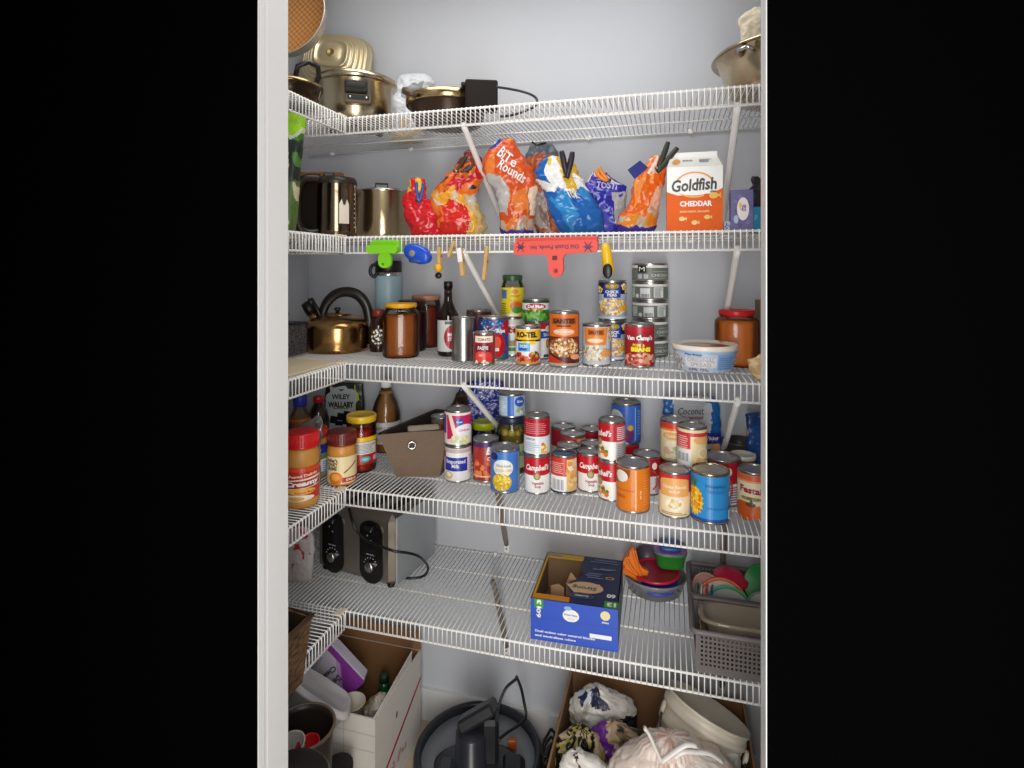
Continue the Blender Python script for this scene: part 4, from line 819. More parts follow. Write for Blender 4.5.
# ------------------------------------------------------------------ snack bags on the second shelf
CL_DK = mat('#2c3024', .4); CL_BL = mat('#1f5aa8', .35); CL_OR = mat('#e8861c', .35)
def clip(label, f0, pts, r, m_, Y=None, arms=None, group='bag clips on the snack bags'):
    """a spring clip: two tapered arms given as pixel polylines in frame f0"""
    t = thing('bag_clip', label, 'clip', tuple(Matrix.Translation(f0.loc) @ Matrix.Rotation(YAW, 4, 'Z') @ Vector(f0.p(*pts[0][0], Y))), YAW, group); o = Vector(f0.p(*pts[0][0], Y))
    for i, pl in enumerate(pts):
        m = MB(); P = [Vector(f0.p(a, b, Y - .004 * i)) - o for a, b in pl]; n = len(smooth(P, 4))
        m.tube(smooth(P, 4), [r * (.75 + .25 * math.sin(PI * k / (n - 1))) for k in range(n)], m_, 8); m.build('arm', t)
    m = MB(); P = Vector(f0.p(*pts[0][-1], Y)) - o; m.tube([P - Vector((.008, 0, 0)), P + Vector((.008, 0, 0))], .0045, DTIN, 8); m.build('spring', t)
R_, O_, Y_, P_ = mat('#d01c26', .22), mat('#e0702a', .25), mat('#e8b42a', .25), mat('#3a2a86', .25)
GR_ = mat('#b8b4b0', .25); WH_ = mat('#ecebe8', .25); B_ = mat('#1d62b0', .25)
G2 = 'snack bags on the second shelf'
def c1(u, v, fr):
    n = nz(u, v * 2, 2, 1)
    if v > .82: return Y_ if n > -.1 else R_
    return R_ if n > -.42 else mat('#a8141c', .25)
t, f, mp, su, sv = bag('snack_bag', 'red foil bag closed with a blue clip beside the stock pot', 'bag', [(234, 412, 442), (225, 409, 442), (214, 406, 440), (204, 405, 432), (196, 405, 426), (190, 409, 424), (185, 411, 423), (181, 410, 423)], 1.47, S2, .62, c1, G2, seed=1, wr=.006)
clip('blue clip on the red foil bag', f, [[(418, 182), (418, 190), (420, 200)], [(425, 183), (424, 191), (421, 203)]], .0045, CL_BL, -.028)
def c2(u, v, fr):
    n = nz(u, v * 3, 2.4, 3)
    if v < .42:
        if u > .15 + v * .6: return mat('#d8b878', .2) if n > -.1 else mat('#e6a632', .2)
        return mat('#d82a1e', .22) if u > -.4 or n > 0 else O_
    if v < .55: return mat('#e8a030', .22) if n > 0 else mat('#c8beb0', .2)
    if n > .36: return mat('#2a2a30', .3)
    if n < -.25: return mat('#c41c28', .25)
    return mat('#e06a1e', .25) if v < .85 else mat('#7a3020', .25)
t, f, mp, su, sv = bag('snack_bag', 'red and yellow bag with twisted top beside the diagonal shelf brace', 'bag', [(234, 441, 482), (228, 437, 485), (218, 434, 483), (207, 432, 477), (196, 432, 474), (188, 438, 478), (178, 446, 481), (168, 456, 482), (160, 462, 480), (154, 466, 476)], 1.50, S2, .6, c2, G2, seed=2, wr=.007)
clip('dark clip on the red and yellow bag', f, [[(468, 156), (463, 163), (457, 171)], [(476, 164), (470, 169), (462, 172)]], .0042, CL_DK, -.03)
def c3(u, v, fr):
    n = nz(u, v * 2, 2, 7)
    if v < .07: return P_
    if v < .17: return mat('#b9a08a', .25) if n > -.2 else mat('#d8752c', .25)
    if u < -.45 and .28 < v < .62: return GR_
    if u > .55 and .2 < v < .5: return mat('#e8cdb6', .25) if n > 0 else mat('#8a5a44', .3)
    if v > .86 and u < -.55: return mat('#2a3a9c', .25)
    return mat('#d2501e', .25) if n > -.15 else mat('#e07a34', .25)
t, f, mp, su, sv = bag('chip_bag', 'tall orange tortilla chip bag with slanted white lettering', 'bag', [(234, 502, 533), (226, 500, 533), (212, 500, 534), (200, 499, 535), (190, 496, 536), (180, 487, 535), (170, 483, 531), (160, 484, 525), (150, 490, 518), (142, 499, 514)], 1.49, S2, .55, c3, G2, seed=5, wr=.005)
def p3(m): m.text('BiTe', .12, .82, .85, WH_, .13, -.7, .015); m.text('Rounds', .15, .67, 1.05, WH_, .12, -.7, .015)
printed(t, mp, su, sv, p3)
def c4(u, v, fr):
    n = nz(u, v * 2, 2.4, 9)
    if v < .06: return P_
    if v > .88: return mat('#5a6470', .3)
    if u < -.2 and .1 < v < .52: return mat('#a89c94', .28) if n > -.2 else mat('#8a7468', .3)
    return mat('#a8502a', .28) if n > -.1 else mat('#c86a3a', .28)
t, f, mp, su, sv = bag('chip_bag', 'rusty orange bag behind the blue bag, second of the chip bags', 'bag', [(234, 538, 568), (225, 536, 569), (210, 534, 566), (195, 533, 560), (185, 530, 557), (175, 527, 556), (165, 526, 558), (155, 527, 557), (149, 531, 554), (145, 534, 552)], 1.62, S2, .35, c4, G2, seed=6, wr=.006)
m = MB(); m.tube([f.p(531, 142, -.03), f.p(536, 145, -.03), f.p(545, 143, -.03)], .003, BLACK, 6); m.build('twist_tie', t)
def c5(u, v, fr):
    n = nz(u, v * 2, 2.2, 12)
    if v < .60: return B_ if n > -.3 else mat('#2f86c4', .22)
    if u > .1: return mat('#d8b02c', .28) if n > -.25 else WH_
    if u < -.6 and v > .7: return B_
    return WH_ if n > -.25 else mat('#d8c23a', .28)
t, f, mp, su, sv = bag('chip_bag', 'bright blue bag with a white and yellow crumpled top', 'bag', [(234, 562, 603), (226, 558, 604), (215, 553, 601), (205, 550, 595), (196, 548, 588), (188, 545, 583), (180, 539, 581), (172, 536, 578), (165, 540, 572), (160, 546, 562)], 1.47, S2, .55, c5, G2, seed=8, wr=.008)
printed(t, mp, su, sv, lambda m: m.text('TOR', .15, .53, .55, WH_, .13, .05, .04))
clip('black clip sticking up from the blue bag', f, [[(560, 151), (562, 160), (565, 176)], [(571, 152), (569, 162), (565, 178)]], .0078, mat('#2a2430', .4), -.03)
def c6(u, v, fr):
    n = nz(u, v * 2, 2.2, 15)
    if u > .3 and .2 < v < .72 and n > -.45: return mat('#b4b6b8', .22)
    if v > .86: return mat('#d8cfd8', .25) if n > 0 else mat('#4a3a9a', .25)
    return mat('#2b2f9c', .22) if n > -.2 else mat('#4c49b4', .22)
t, f, mp, su, sv = bag('chip_bag', 'purple chip bag with a folded top beside the blue bag', 'bag', [(234, 600, 621), (226, 594, 622), (212, 589, 622), (202, 586, 625), (194, 582, 626), (187, 584, 626), (181, 590, 614), (175, 592, 605)], 1.53, S2, .5, c6, G2, seed=9, wr=.006)
printed(t, mp, su, sv, lambda m: m.text('TOSTI', .0, .80, .9, mat('#c8c8e8', .3), .11, -.12, .03))
clip('orange clip on the purple chip bag', f, [[(597, 167), (600, 173), (606, 180)], [(593, 171), (598, 177), (605, 181)]], .0055, CL_OR, -.03)
def c7(u, v, fr):
    n = nz(u, v * 2, 2.2, 18)
    if v < .09: return P_
    if v < .24: return mat('#b9a58e', .25) if n > -.2 else mat('#d8862c', .25)
    if u > .25 and v < .62: return mat('#e0b89a', .25) if n > -.2 else mat('#b89c86', .28)
    if v > .82: return mat('#e8703a', .25) if n > -.1 else mat('#e6d2c2', .25)
    return mat('#de6418', .25) if n > -.3 else mat('#ee9048', .25)
t, f, mp, su, sv = bag('chip_bag', 'orange chip bag with a dark clip beside the cracker carton', 'bag', [(234, 618, 652), (226, 617, 655), (216, 621, 656), (206, 630, 657), (196, 633, 660), (186, 634, 663), (176, 638, 663), (167, 644, 666), (159, 650, 664)], 1.47, S2, .6, c7, G2, seed=10, wr=.005)
m = MB(); m.prism([f.p(625, 172, 0)[::2], f.p(632, 181, 0)[::2], f.p(645, 170, 0)[::2], f.p(637, 163, 0)[::2]], -.034, -.030, mat('#232c7c', .35)); m.build('bag_tag', t, label='navy blue folded bag corner')
clip('dark green clip standing up from the orange chip bag', f, [[(665, 142), (661, 154), (655, 168)], [(674, 148), (666, 158), (654, 172)]], .0072, CL_DK, -.035)
# cracker carton
f = Fr(694.5, 1.415, S2); w, d, h = (f.x(721.5) - f.x(667)) * .98, .085, f.zz(166.5)
t = thing('cracker_carton', 'orange and white cheddar cracker carton with a gable top', 'carton', f.loc, .02)
CW = mat('#efeeea', .4); CO = mat('#e25e10', .6, spec=.3); m = MB(); a, b = w / 2, d / 2; ht = h + .030; m.X = Matrix.Translation((0, b, 0))
vs = [(-a, -b, 0), (a, -b, 0), (a, b, 0), (-a, b, 0), (-a, -b, h), (a, -b, h), (a, b, h), (-a, b, h), (-a * .86, -.004, ht), (a * .86, -.004, ht), (a * .86, .004, ht), (-a * .86, .004, ht), (-a * .86, -.003, ht + .012), (a * .86, -.003, ht + .012), (a * .86, .003, ht + .012), (-a * .86, .003, ht + .012)]
m.add(vs, [(3, 2, 1, 0), (0, 1, 5, 4), (1, 2, 6, 5), (2, 3, 7, 6), (3, 0, 4, 7), (4, 5, 9, 8), (6, 7, 11, 10), (5, 6, 10, 9), (7, 4, 8, 11), (8, 9, 13, 12), (10, 11, 15, 14), (9, 10, 14, 13), (11, 8, 12, 15), (12, 13, 14, 15)], [CO, CW, CO, CO, CO, CW, CW, CW, CW, CW, CW, CW, CW, CW]); m.build('carton_body', t)
m = MB(); m.X = Matrix.Translation((0, b, 0)); m.on_surface(front(w, -b, 0, h), w / 2, h); m.poly([(-1, 0), (1, 0), (1, .66), (.6, .58), (-.6, .56), (-1, .62)], CO); m.ring(0, .72, .70, .20, .10, mat('#e8862c', .35), 20, 160); m.ring(0, .72, .70, .20, .12, mat('#e8a01c', .35), 190, 300); m.ell(0, .70, .76, .145, CW)
m.text('Goldfish', -.02, .72, 1.62, PBLACK, .19, .05, .03, .15); m.text('CHEDDAR', .05, .43, 1.15, CW, .085, 0, .04); m.text('BAKED SNACK CRACKERS', 0, .31, 1.05, mat('#f6c890', .4), .03)
def fish(u, v, s): m.ell(u, v, .10 * s, .032 * s, GOLD); m.poly([(u + .08 * s, v), (u + .17 * s, v + .03 * s), (u + .15 * s, v), (u + .17 * s, v - .03 * s)], GOLD)
fish(-.45, .20, 1.1); fish(0, .14, 1.1); fish(.45, .22, 1.1); fish(.68, .55, 1.6); m.text('~', .66, .61, .2, PBLACK, .03); m.build('front_print', t)
m = MB(); m.X = Matrix.Translation((0, b, 0)); m.on_surface(lambda u, v, q: (u * a * (1 - .14 * v), -b + v * (b - .004) - q, h + v * .030 + q), w / 2, .05); m.ell(-.7, .5, .16, .3, mat('#e0a050', .4)); m.text('SNACK', -.25, .6, .4, NAVY, .16); m.lines(.2, .7, .4, .75, 3, mat('#7c88a8', .4), 2); m.build('gable_print', t)
# boxes at the right end
f = Fr(741, 1.45, S2); w, h = f.x(752) - f.x(731), f.zz(191.5)
t = thing('tea_box', 'purple box with a white oval at the right end of the shelf', 'box', f.loc, -.06); m = MB(); m.box((0, 0, h / 2), (w, .07, h), mat('#5a5488', .45), .001); m.on_surface(front(w, -.035, 0, h), w / 2, h); m.beans(0, .5, .8, .4, 30, [mat('#6c66a4', .45), mat('#4a4478', .45)], .2, 3); m.ell(.1, .53, .52, .28, mat('#ecdfe0', .45)); m.text('chai', .1, .55, .6, mat('#4a3a6a', .4), .14, PI / 2); m.ell(-.5, .28, .2, .1, mat('#aab4e0', .4)); m.ell(-.15, .62, .12, .08, GOLD); m.build('box_body', t)
f = Fr(755.5, 1.425, S2); w, h = f.x(760) - f.x(751), f.zz(207)
t = thing('tea_box', 'narrow teal box in front of the purple box', 'box', f.loc, YAW); m = MB(); m.box((.006, 0, h / 2), (w + .012, .012, h), mat('#1b84a8', .45), .001); m.on_surface(front(w, -.006, 0, h), w / 2, h); m.text('TEA', -.2, .55, 1.2, mat('#7ac0d8', .4), .12, PI / 2); m.build('box_body', t)
f = Fr(726.5, 1.44, S2); w, h = f.x(731) - f.x(722), f.zz(222)
t = thing('snack_box', 'tiny white and blue box beside the cracker carton', 'box', f.loc, YAW); m = MB(); m.box((0, 0, h / 2), (w, .03, h), mat('#cfd4dc', .45), .001); m.on_surface(front(w, -.015, 0, h), w / 2, h); m.beans(0, .5, .8, .4, 12, [BLUE, mat('#7c90b8', .4)], .2, 2); m.build('box_body', t)
# ------------------------------------------------------------------ clips hanging on the second shelf's front lip
YC = 1.336
def LP(px, py): X, Y, q = at(px, YC); return X, zat(py, q)
def hang(name, label, cat, px, py, group='clips on the shelf lip'):
    X, z = LP(px, py); t = thing(name, label, cat, (X, YC, z), 0, group); return t, (lambda a, b: (LP(a, b)[0] - X, LP(a, b)[1] - z))
def cap_pts(L, pts): return [L(*p) for p in pts]
def rnd(L, x0, x1, y0, y1, q, n=5):
    P = []
    for cx_, cy_, a0 in ((x1 - q, y0 + q, 0), (x0 + q, y0 + q, 90), (x0 + q, y1 - q, 180), (x1 - q, y1 - q, 270)):
        for k in range(n + 1): a = math.radians(a0 + 90 * k / n); P.append(L(cx_ + q * math.cos(a), cy_ - q * math.sin(a)))
    return P
LIME = mat('#7fd020', .35)
t, L = hang('chip_clip', 'lime green bag clip on the shelf lip above the water bottle', 'clip', 384, 260)
m = MB(); m.prism(rnd(L, 368.5, 399, 245, 253.5, 3.5), -.012, .004, LIME); m.prism(rnd(L, 380, 392.5, 252, 268, 5.5), -.010, .0, LIME); m.build('clip_body', t); m = MB(); m.prism(rnd(L, 370, 398, 240, 253, 3.5), .0035, .030, LIME); m.build('back_jaw', t)
m = MB(); x, z = L(385, 264); m.lathe([(.003, 0), (.003, .001)], mat('#3a7a10', .4), 12, Matrix.Translation((x, -.0105, z)) @ Matrix.Rotation(PI / 2, 4, 'X')); m.build('hole', t)
t, L = hang('chip_clip', 'blue oval magnetic clip on the shelf lip', 'clip', 417, 254)
T = Matrix.Rotation(math.radians(-22) * -1, 4, 'Y') @ Matrix.Rotation(PI / 2, 4, 'X'); m = MB(); m.lathe([(.030, -.022), (.037, -.016), (.040, 0), (.037, .006), (.028, .010), (0, .012)], mat('#1a4cc0', .3), 36, T, sx=1.0, sy=.60); m.build('clip_body', t)
m = MB(); x, z = L(414, 253.5); m.lathe([(.0085, 0), (.0085, .003), (.006, .004), (0, .0045)], mat('#8a8078', .4), 18, Matrix.Translation((x, -.0105, z)) @ Matrix.Rotation(PI / 2, 4, 'X')); m.build('button', t)
m = MB(); x, z = L(417, 261); m.lathe([(.016, 0), (.016, .0015), (0, .002)], mat('#3a4c90', .4), 22, Matrix.Translation((x, -.0085, z)) @ Matrix.Rotation(PI / 2, 4, 'X'), sx=1.2, sy=.35); m.build('base_mark', t)
CORAL = mat('#e85a50', .6, spec=.3)
t, L = hang('chip_clip', 'long coral red clip with upside-down lettering on the shelf lip', 'clip', 556, 262)
m = MB(); P = [L(*p) for p in ((515, 243), (517, 241.5), (596, 239.5), (598, 241.5), (598, 250), (596, 252), (566, 254), (563.5, 258), (564, 270), (562, 275), (557, 277.5), (552, 276), (549, 271), (548.5, 258), (545, 254.5), (517, 255), (514.5, 253))]; m.prism(P, -.008, .004, CORAL); m.build('clip_body', t); m = MB(); m.prism([L(*p) for p in ((516, 238), (597, 236), (597, 249), (516, 252))], .0035, .030, CORAL); m.build('back_jaw', t)
m = MB(); X0, Z0 = L(555, 247); m.on_surface(lambda u, v, d: (X0 + u, -.008 - d, Z0 + v), 1, 1); s1 = .0024
IN = mat('#3c2a4c', .5); m.text('Old Dutch Foods, Inc.', -.001, .0, 50 * s1, IN, .0115, PI + .02, .02)
for px in (521.5, 588.5):
    x, z = L(px, 247); x -= X0; z -= Z0; m.ell(x, z, .0075, .0055, IN); m.ell(x, z + .001, .004, .003, CORAL); m.rect(x - .012, x + .012, z - .0008, z + .0008, IN); m.poly([(x - .009, z - .011), (x - .007, z - .012), (x + .009, z + .011), (x + .007, z + .012)], IN); m.poly([(x + .009, z - .011), (x + .007, z - .012), (x - .009, z + .011), (x - .007, z + .012)], IN)
x, z = L(555.5, 258); m.rect(x - X0 - .006, x - X0 + .006, z - Z0 - .005, z - Z0 + .005, mat('#5a2018', .5)); x, z = L(556.5, 271); m.ell(x - X0, z - Z0, .0062, .0062, mat('#b8352c', .5)); m.ell(x - X0 + .001, z - Z0, .003, .0035, mat('#5a2018', .5)); m.rect(-.085, .09, .016, .017, mat('#b85048', .4)); m.build('lettering', t)
t, L = hang('chip_clip', 'yellow clip with a black grip on the shelf lip', 'clip', 607, 260)
m = MB(); x0, z0 = L(605.5, 244); x1, z1 = L(609.5, 273); m.tube([(x0, -.005, z0), (x0 * .7 + x1 * .3, -.006, z0 * .7 + z1 * .3), (x1, -.008, z1)], [.009, .012, .0135], mat('#e8b818', .35), 14); m.box((x0, .010, z0 - .004), (.014, .036, .012), mat('#e8b818', .35), .003); m.build('clip_body', t)
m = MB(); x, z = L(608.5, 271); m.blob((x, -.02, z), .012, BLACK, 10, (.95, .4, 1.45)); m.build('grip', t)
WOOD = mat('#c9a468', .6, noise=.15, nscale=50)
def pin(label, a, b, w=.0085, top=None, extra=None):
    t, L = hang('clothespin', label, 'clothespin', (a[0] + b[0]) / 2, (a[1] + b[1]) / 2, 'clothespins on the shelf lip'); A, B = Vector((L(*a)[0], 0, L(*a)[1])), Vector((L(*b)[0], 0, L(*b)[1])); ax = (B - A); ln = ax.length; ax.normalize()
    T = Matrix.Translation((A + B) / 2 + Vector((0, .0125, 0))) @ aim(-ax)
    for s in (-1, 1):
        m = MB(); m.X = T @ Matrix.Translation((0, s * .0048, 0)); m.box((0, 0, 0), (w, .0075, ln), WOOD, .0012); m.box((0, s * .0015, ln * .2), (w * .98, .0065, .006), WOOD, .001); m.build('leg', t)
    m = MB(); m.X = T; m.tube([(-w * .6, 0, .004), (w * .6, 0, .004)], .003, DTIN, 8); m.build('spring', t)
    return t, L, T, ln
pin('plain wooden clothespin hanging right of the shelf brace', (486, 246), (482.5, 280))
t, L, T, ln = pin('clothespin with a white top half on the shelf lip', (458.5, 248), (461.5, 276), .0105)
m = MB(); m.X = T; m.box((0, -.0105, ln * .25), (.0125, .004, ln * .5), WHITE, .001); m.build('white_plate', t)
t, L, T, ln = pin('small clothespin slanting on the shelf lip', (453, 241), (447, 257), .008)
t, L, T, ln = pin('clothespin with a yellow bead and black tip', (437.5, 247), (438, 268), .009)
m = MB(); x, z = L(438.3, 268); m.blob((x, .0, z), .0105, mat('#e2a81c', .35), 12); m.build('bead', t)
m = MB(); x, z = L(438, 275.5); m.blob((x, .003, z), .0092, BLACK, 10, (1.0, .7, .9)); m.build('tip', t)
# ------------------------------------------------------------------ middle shelf: left and right ends
X0, X1 = -1.2, XLF - .012
b = MB(); b.box(((X1 - X0) / 2, .19, .0025), (X1 - X0, .38, .005), mat('#d8c8a8', .6, noise=.06, nscale=12), .001)
t = thing('shelf_board', 'thin cream board lying on the short left shelf by the kettle', 'board', (X0, .96, S3 + .0003)); b.build('board', t)
t = thing('wicker_basket', 'dark grey wicker basket at the left end beside the kettle', 'basket', (-1.112, 1.37, S3 + .006)); WK = woven('#2c2830', '#6e6870', 130)
m = MB(); bw, bd, bh = .18, .15, .085
for sx, sy, w_, d_ in ((0, -1, bw, .008), (0, 1, bw, .008), (-1, 0, .008, bd), (1, 0, .008, bd)): m.box((sx * (bw / 2 - .004), sy * (bd / 2 - .004), bh / 2), (w_, d_, bh), WK, .002)
m.box((0, 0, .004), (bw - .01, bd - .01, .008), WK); m.build('basket_body', t)
m = MB(); c = [(-bw / 2 + .004, -bd / 2 + .004, bh), (bw / 2 - .004, -bd / 2 + .004, bh), (bw / 2 - .004, bd / 2 - .004, bh), (-bw / 2 + .004, bd / 2 - .004, bh)]; m.tube(c, .007, WK, 8, closed=True); m.build('rim', t)
t = thing('dried_flowers', 'tangle of dried brown stems in the wicker basket', 'flowers', (-1.11, 1.37, S3 + .015)); t['kind'] = 'thing'; R = random.Random(5); m = MB(); m2 = MB()
for i in range(46):
    a = R.uniform(0, 2 * PI); q = R.uniform(0, .055); e = (math.cos(a) * q * 1.4, math.sin(a) * q, R.uniform(.10, .16)); m.tube([(math.cos(a) * q * .5, math.sin(a) * q * .5, 0), (e[0] * .8, e[1] * .8, e[2] * .6), e], .0013, mat('#5a4a3e', .8), 4)
    m2.blob(e, R.uniform(.004, .008), mat(R.choice(['#6a5a52', '#8a7a6e', '#4a3c3a']), .9), 5)
m.build('stems', t); m2.build('seed_heads', t)
# kettle
f = Fr(337.5, 1.55, S3); KM = mat('#c09660', .22, 1.0)
t = thing('kettle', 'bronze whistling kettle with a black arched handle', 'kettle', f.loc, YAW); r = .101
m = MB(); m.lathe([(r * .90, 0), (r * .97, .003), (r, .012), (r * 1.0, .07), (r * .97, .084), (r * .86, .094), (r * .6, .106), (r * .42, .110), (r * .40, .109)], KM, 56, cap1=False); m.build('kettle_body', t)
m = MB(); m.lathe([(r * .42, .108), (r * .40, .113), (r * .2, .116), (0, .117)], KM, 40, cap0=False, cap1=False); m.lathe([(.006, .115), (.006, .122), (.011, .126), (.009, .132), (0, .133)], BLACK, 16, cap1=False); m.build('lid', t)
P = smooth([f.p(322, 326), f.p(322.5, 314), f.p(327, 302.5), f.p(335.5, 294.5), f.p(346, 291.8), f.p(357, 294.5), f.p(365.5, 304), f.p(369, 318), f.p(370, 334), f.p(370.5, 344)], 5); m = MB(); n = len(P)
m.tube(P, [.0095 + .0035 * math.sin(PI * i / (n - 1)) for i in range(n)], mat('#161414', .35), 10, flat=1.25); m.build('handle', t)
m = MB(); m.tube([f.p(325, 331), f.p(317, 322), f.p(311, 312)], [.020, .0165, .0135], KM, 14); m.build('spout', t)
m = MB(); m.tube([f.p(312, 313.5), f.p(308.5, 307.5), f.p(305, 303)], [.0165, .017, .013], BLACK, 12); m.tube([f.p(309, 307, -.008), f.p(310, 299, -.008), f.p(312.5, 298.5, -.008), f.p(319, 312, -.006), f.p(324, 322, -.004)], [.005, .005, .005, .007, .006], BLACK, 8); m.build('whistle_cap', t)
# water bottle
X, Y, tt = at(388.5, 1.70)
t = thing('water_bottle', 'tall pale blue water bottle with a black lid at the back', 'bottle', (X, Y, S3), face(X, Y)); r = .0432; WB = mat('#a4c2cc', .4)
m = MB(); m.lathe([(r * .9, 0), (r, .004), (r, .225), (r * .97, .230)], WB, 40); m.build('bottle_body', t)
m = MB(); m.lathe([(r * .96, .229), (r * .97, .231), (r * .97, .240), (r * .94, .241)], STEEL, 40); m.build('steel_ring', t)
m = MB(); m.lathe([(r * .95, .240), (r * 1.0, .242), (r * 1.0, .272), (r * .96, .277), (r * .3, .279), (0, .279)], BLACK, 40, cap0=False, cap1=False); m.build('lid', t)
m = MB(); m.tube(smooth([(-.03, -.02, .268), (-.052, -.024, .262), (-.058, -.024, .240), (-.046, -.022, .226), (-.036, -.02, .240)]), .0055, BLACK, 8); m.build('carry_loop', t)
# tub
X, Y, r0 = pos(678, 731, 374, S3); r = .0785
t = thing('plastic_tub', 'round white tub with a pale blue label beside the red-lidded jar', 'tub', (X, Y, S3), face(X, Y)); h = .066
m = MB(); m.lathe([(.058, 0), (.064, .002), (.066, .004), (r * .965, h - .012)], mat('#c3cfe0', .35), 48, cap1=False); m.on_surface(lambda u, v, d: ((.0663 + (r * .965 - .066) * v + d) * math.sin(u), -(.0663 + (r * .965 - .066) * v + d) * math.cos(u), .004 + v * (h - .016)), .07, h - .016, .1)
m.rect(-3, 3, .86, 1, mat('#9cbede', .35)); m.beans(-1.05, .45, .3, .42, 40, [mat('#8f9098', .4), PWHITE, mat('#c8b8a0', .4), mat('#a0b0a0', .4)], .06, 4); m.text('Parkay', -.35, .82, .62, mat('#2450a0', .35), .12, 0, .03, .2); m.rect(-.65, .4, .22, .7, mat('#dcdde2', .4)); m.text('ORIGINAL\nSPREAD', -.12, .47, .9, mat('#b3a9ad', .4), .42); m.rect(.42, 1.2, .1, .84, mat('#86aede', .35)); m.lines(.47, 1.1, .16, .76, 6, mat('#5c7cb0', .4), 3, .4); m.text('64% OIL', -.2, .11, .7, mat('#5a5a70', .4), .12); m.build('tub_body', t)
m = MB(); m.lathe([(r * .962, h - .013), (r * 1.0, h - .012), (r * 1.01, h - .008), (r * 1.01, h - .001), (r * .99, h), (r * .92, h - .0005), (r * .905, h - .005), (r * .6, h - .006), (0, h - .006)], mat('#ece4d8', .35), 52, cap0=False, cap1=False); m.on_surface(lambda u, v, d: (u * r * .88, v * r * .88, h - .0062 + d), r, r); m.ell(0, 0, .98, .98, mat('#a9b4a8', .35)); m.ell(.15, -.1, .75, .72, mat('#c4886c', .4)); m.ell(-.2, .1, .4, .3, mat('#d8c0a8', .4)); m.ell(.5, .05, .3, .3, mat('#9a4a34', .4)); m.build('lid', t)
# right end: brown board, ginger bag
f = Fr(766, 1.66, S3); t = thing('cardboard_box', 'brown cardboard standing behind the red-lidded jar', 'box', f.loc, .1); z1 = f.zz(300)
m = MB(); m.box((.02, 0, z1 / 2), (.085, .05, z1), mat('#7a6048', .8, noise=.08), .001); m.build('box_body', t)
m = MB(); m.prism([(-.022, z1), (-.006, z1 + .03), (.06, z1 + .03), (.06, z1)], -.026, -.022, mat('#8a6e52', .8)); m.build('flap', t)
bag('food_bag', 'small pale tan bag at the right end of the middle shelf', 'bag', [(380, 757, 778), (374, 753, 780), (366, 750, 780), (360, 748, 778), (357, 757, 776)], 1.385, S3, .7, lambda u, v, fr: mat('#dcc192', .6) if nz(u, v, 3, 2) > -.2 else mat('#c8a878', .6), seed=4, wr=.004)
# ------------------------------------------------------------------ fourth shelf: bags and basket
def c_wal(u, v, fr):
    if -.86 < u < .68 and .10 < v < .93: return mat('#aeb4b6', .35)
    if u > .68 and u < .74: return mat('#a8b820', .35)
    return mat('#1b1b1d', .35)
t, f, mp, su, sv = bag('candy_pouch', 'black licorice pouch with a pale grey shield label', 'bag', [(448, 326, 366), (440, 324, 366), (420, 324, 365), (400, 325, 364), (390, 326, 363), (384, 327, 363)], 1.70, S4, .22, c_wal, seed=12, wr=.001, power=.45)
def p(m):
    m.poly([(-.80, .93), (.5, .93), (.6, .80), (.1, .98), (-.1, .98)], mat('#aeb4b6', .35)); m.text('WILEY', -.12, .80, .95, PBLACK, .085, 0, .04); m.text('WALLABY', -.12, .67, 1.3, PBLACK, .10, 0, .05); m.lines(-.5, .3, .60, .63, 1, mat('#7a6a3a', .4))
    for a, c in ((-.45, .42), (-.1, .47), (.15, .40), (-.2, .34), (.2, .5)): m.poly([(a - .2, c - .05), (a + .16, c - .07), (a + .2, c + .05), (a - .16, c + .07)], mat('#141416', .3))
printed(t, mp, su, sv, p)
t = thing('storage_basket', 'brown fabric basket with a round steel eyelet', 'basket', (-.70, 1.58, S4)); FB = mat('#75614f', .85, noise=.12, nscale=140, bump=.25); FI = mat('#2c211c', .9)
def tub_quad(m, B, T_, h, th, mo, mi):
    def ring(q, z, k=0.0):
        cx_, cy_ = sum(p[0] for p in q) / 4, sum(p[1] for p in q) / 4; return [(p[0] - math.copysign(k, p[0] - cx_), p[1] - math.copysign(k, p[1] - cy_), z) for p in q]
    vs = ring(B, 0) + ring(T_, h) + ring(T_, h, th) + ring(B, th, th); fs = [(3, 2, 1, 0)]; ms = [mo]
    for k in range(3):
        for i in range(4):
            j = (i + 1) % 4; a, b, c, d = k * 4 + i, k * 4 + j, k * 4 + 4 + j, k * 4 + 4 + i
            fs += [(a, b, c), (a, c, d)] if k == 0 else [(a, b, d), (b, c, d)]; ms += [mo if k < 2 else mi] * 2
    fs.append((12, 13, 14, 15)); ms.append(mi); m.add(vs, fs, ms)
def tub_walls(m, wb, db, wt, dt, h, th, mo, mi):
    q = lambda w, d: [(-w / 2, -d / 2), (w / 2, -d / 2), (w / 2, d / 2), (-w / 2, d / 2)]
    tub_quad(m, q(wb, db), q(wt, dt), h, th, mo, mi)
h = .127; QB = [(-.047, -.117), (.072, -.083), (.06, .10), (-.03, .10)]; QT = [(-.086, -.147), (.086, -.052), (.075, .155), (-.04, .150)]
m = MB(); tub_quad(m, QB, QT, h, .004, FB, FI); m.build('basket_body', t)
m = MB(); m.tube([(*p, h) for p in QT], .0032, mat('#5c4c3e', .85), 6, closed=True); m.build('hem', t)
k_ = .70; A_ = [Vector((QB[i][0] + (QT[i][0] - QB[i][0]) * k_, QB[i][1] + (QT[i][1] - QB[i][1]) * k_, h * k_)) for i in (0, 1)]; nE = (A_[1] - A_[0]).cross(Vector((QT[0][0] - QB[0][0], QT[0][1] - QB[0][1], h))).normalized()
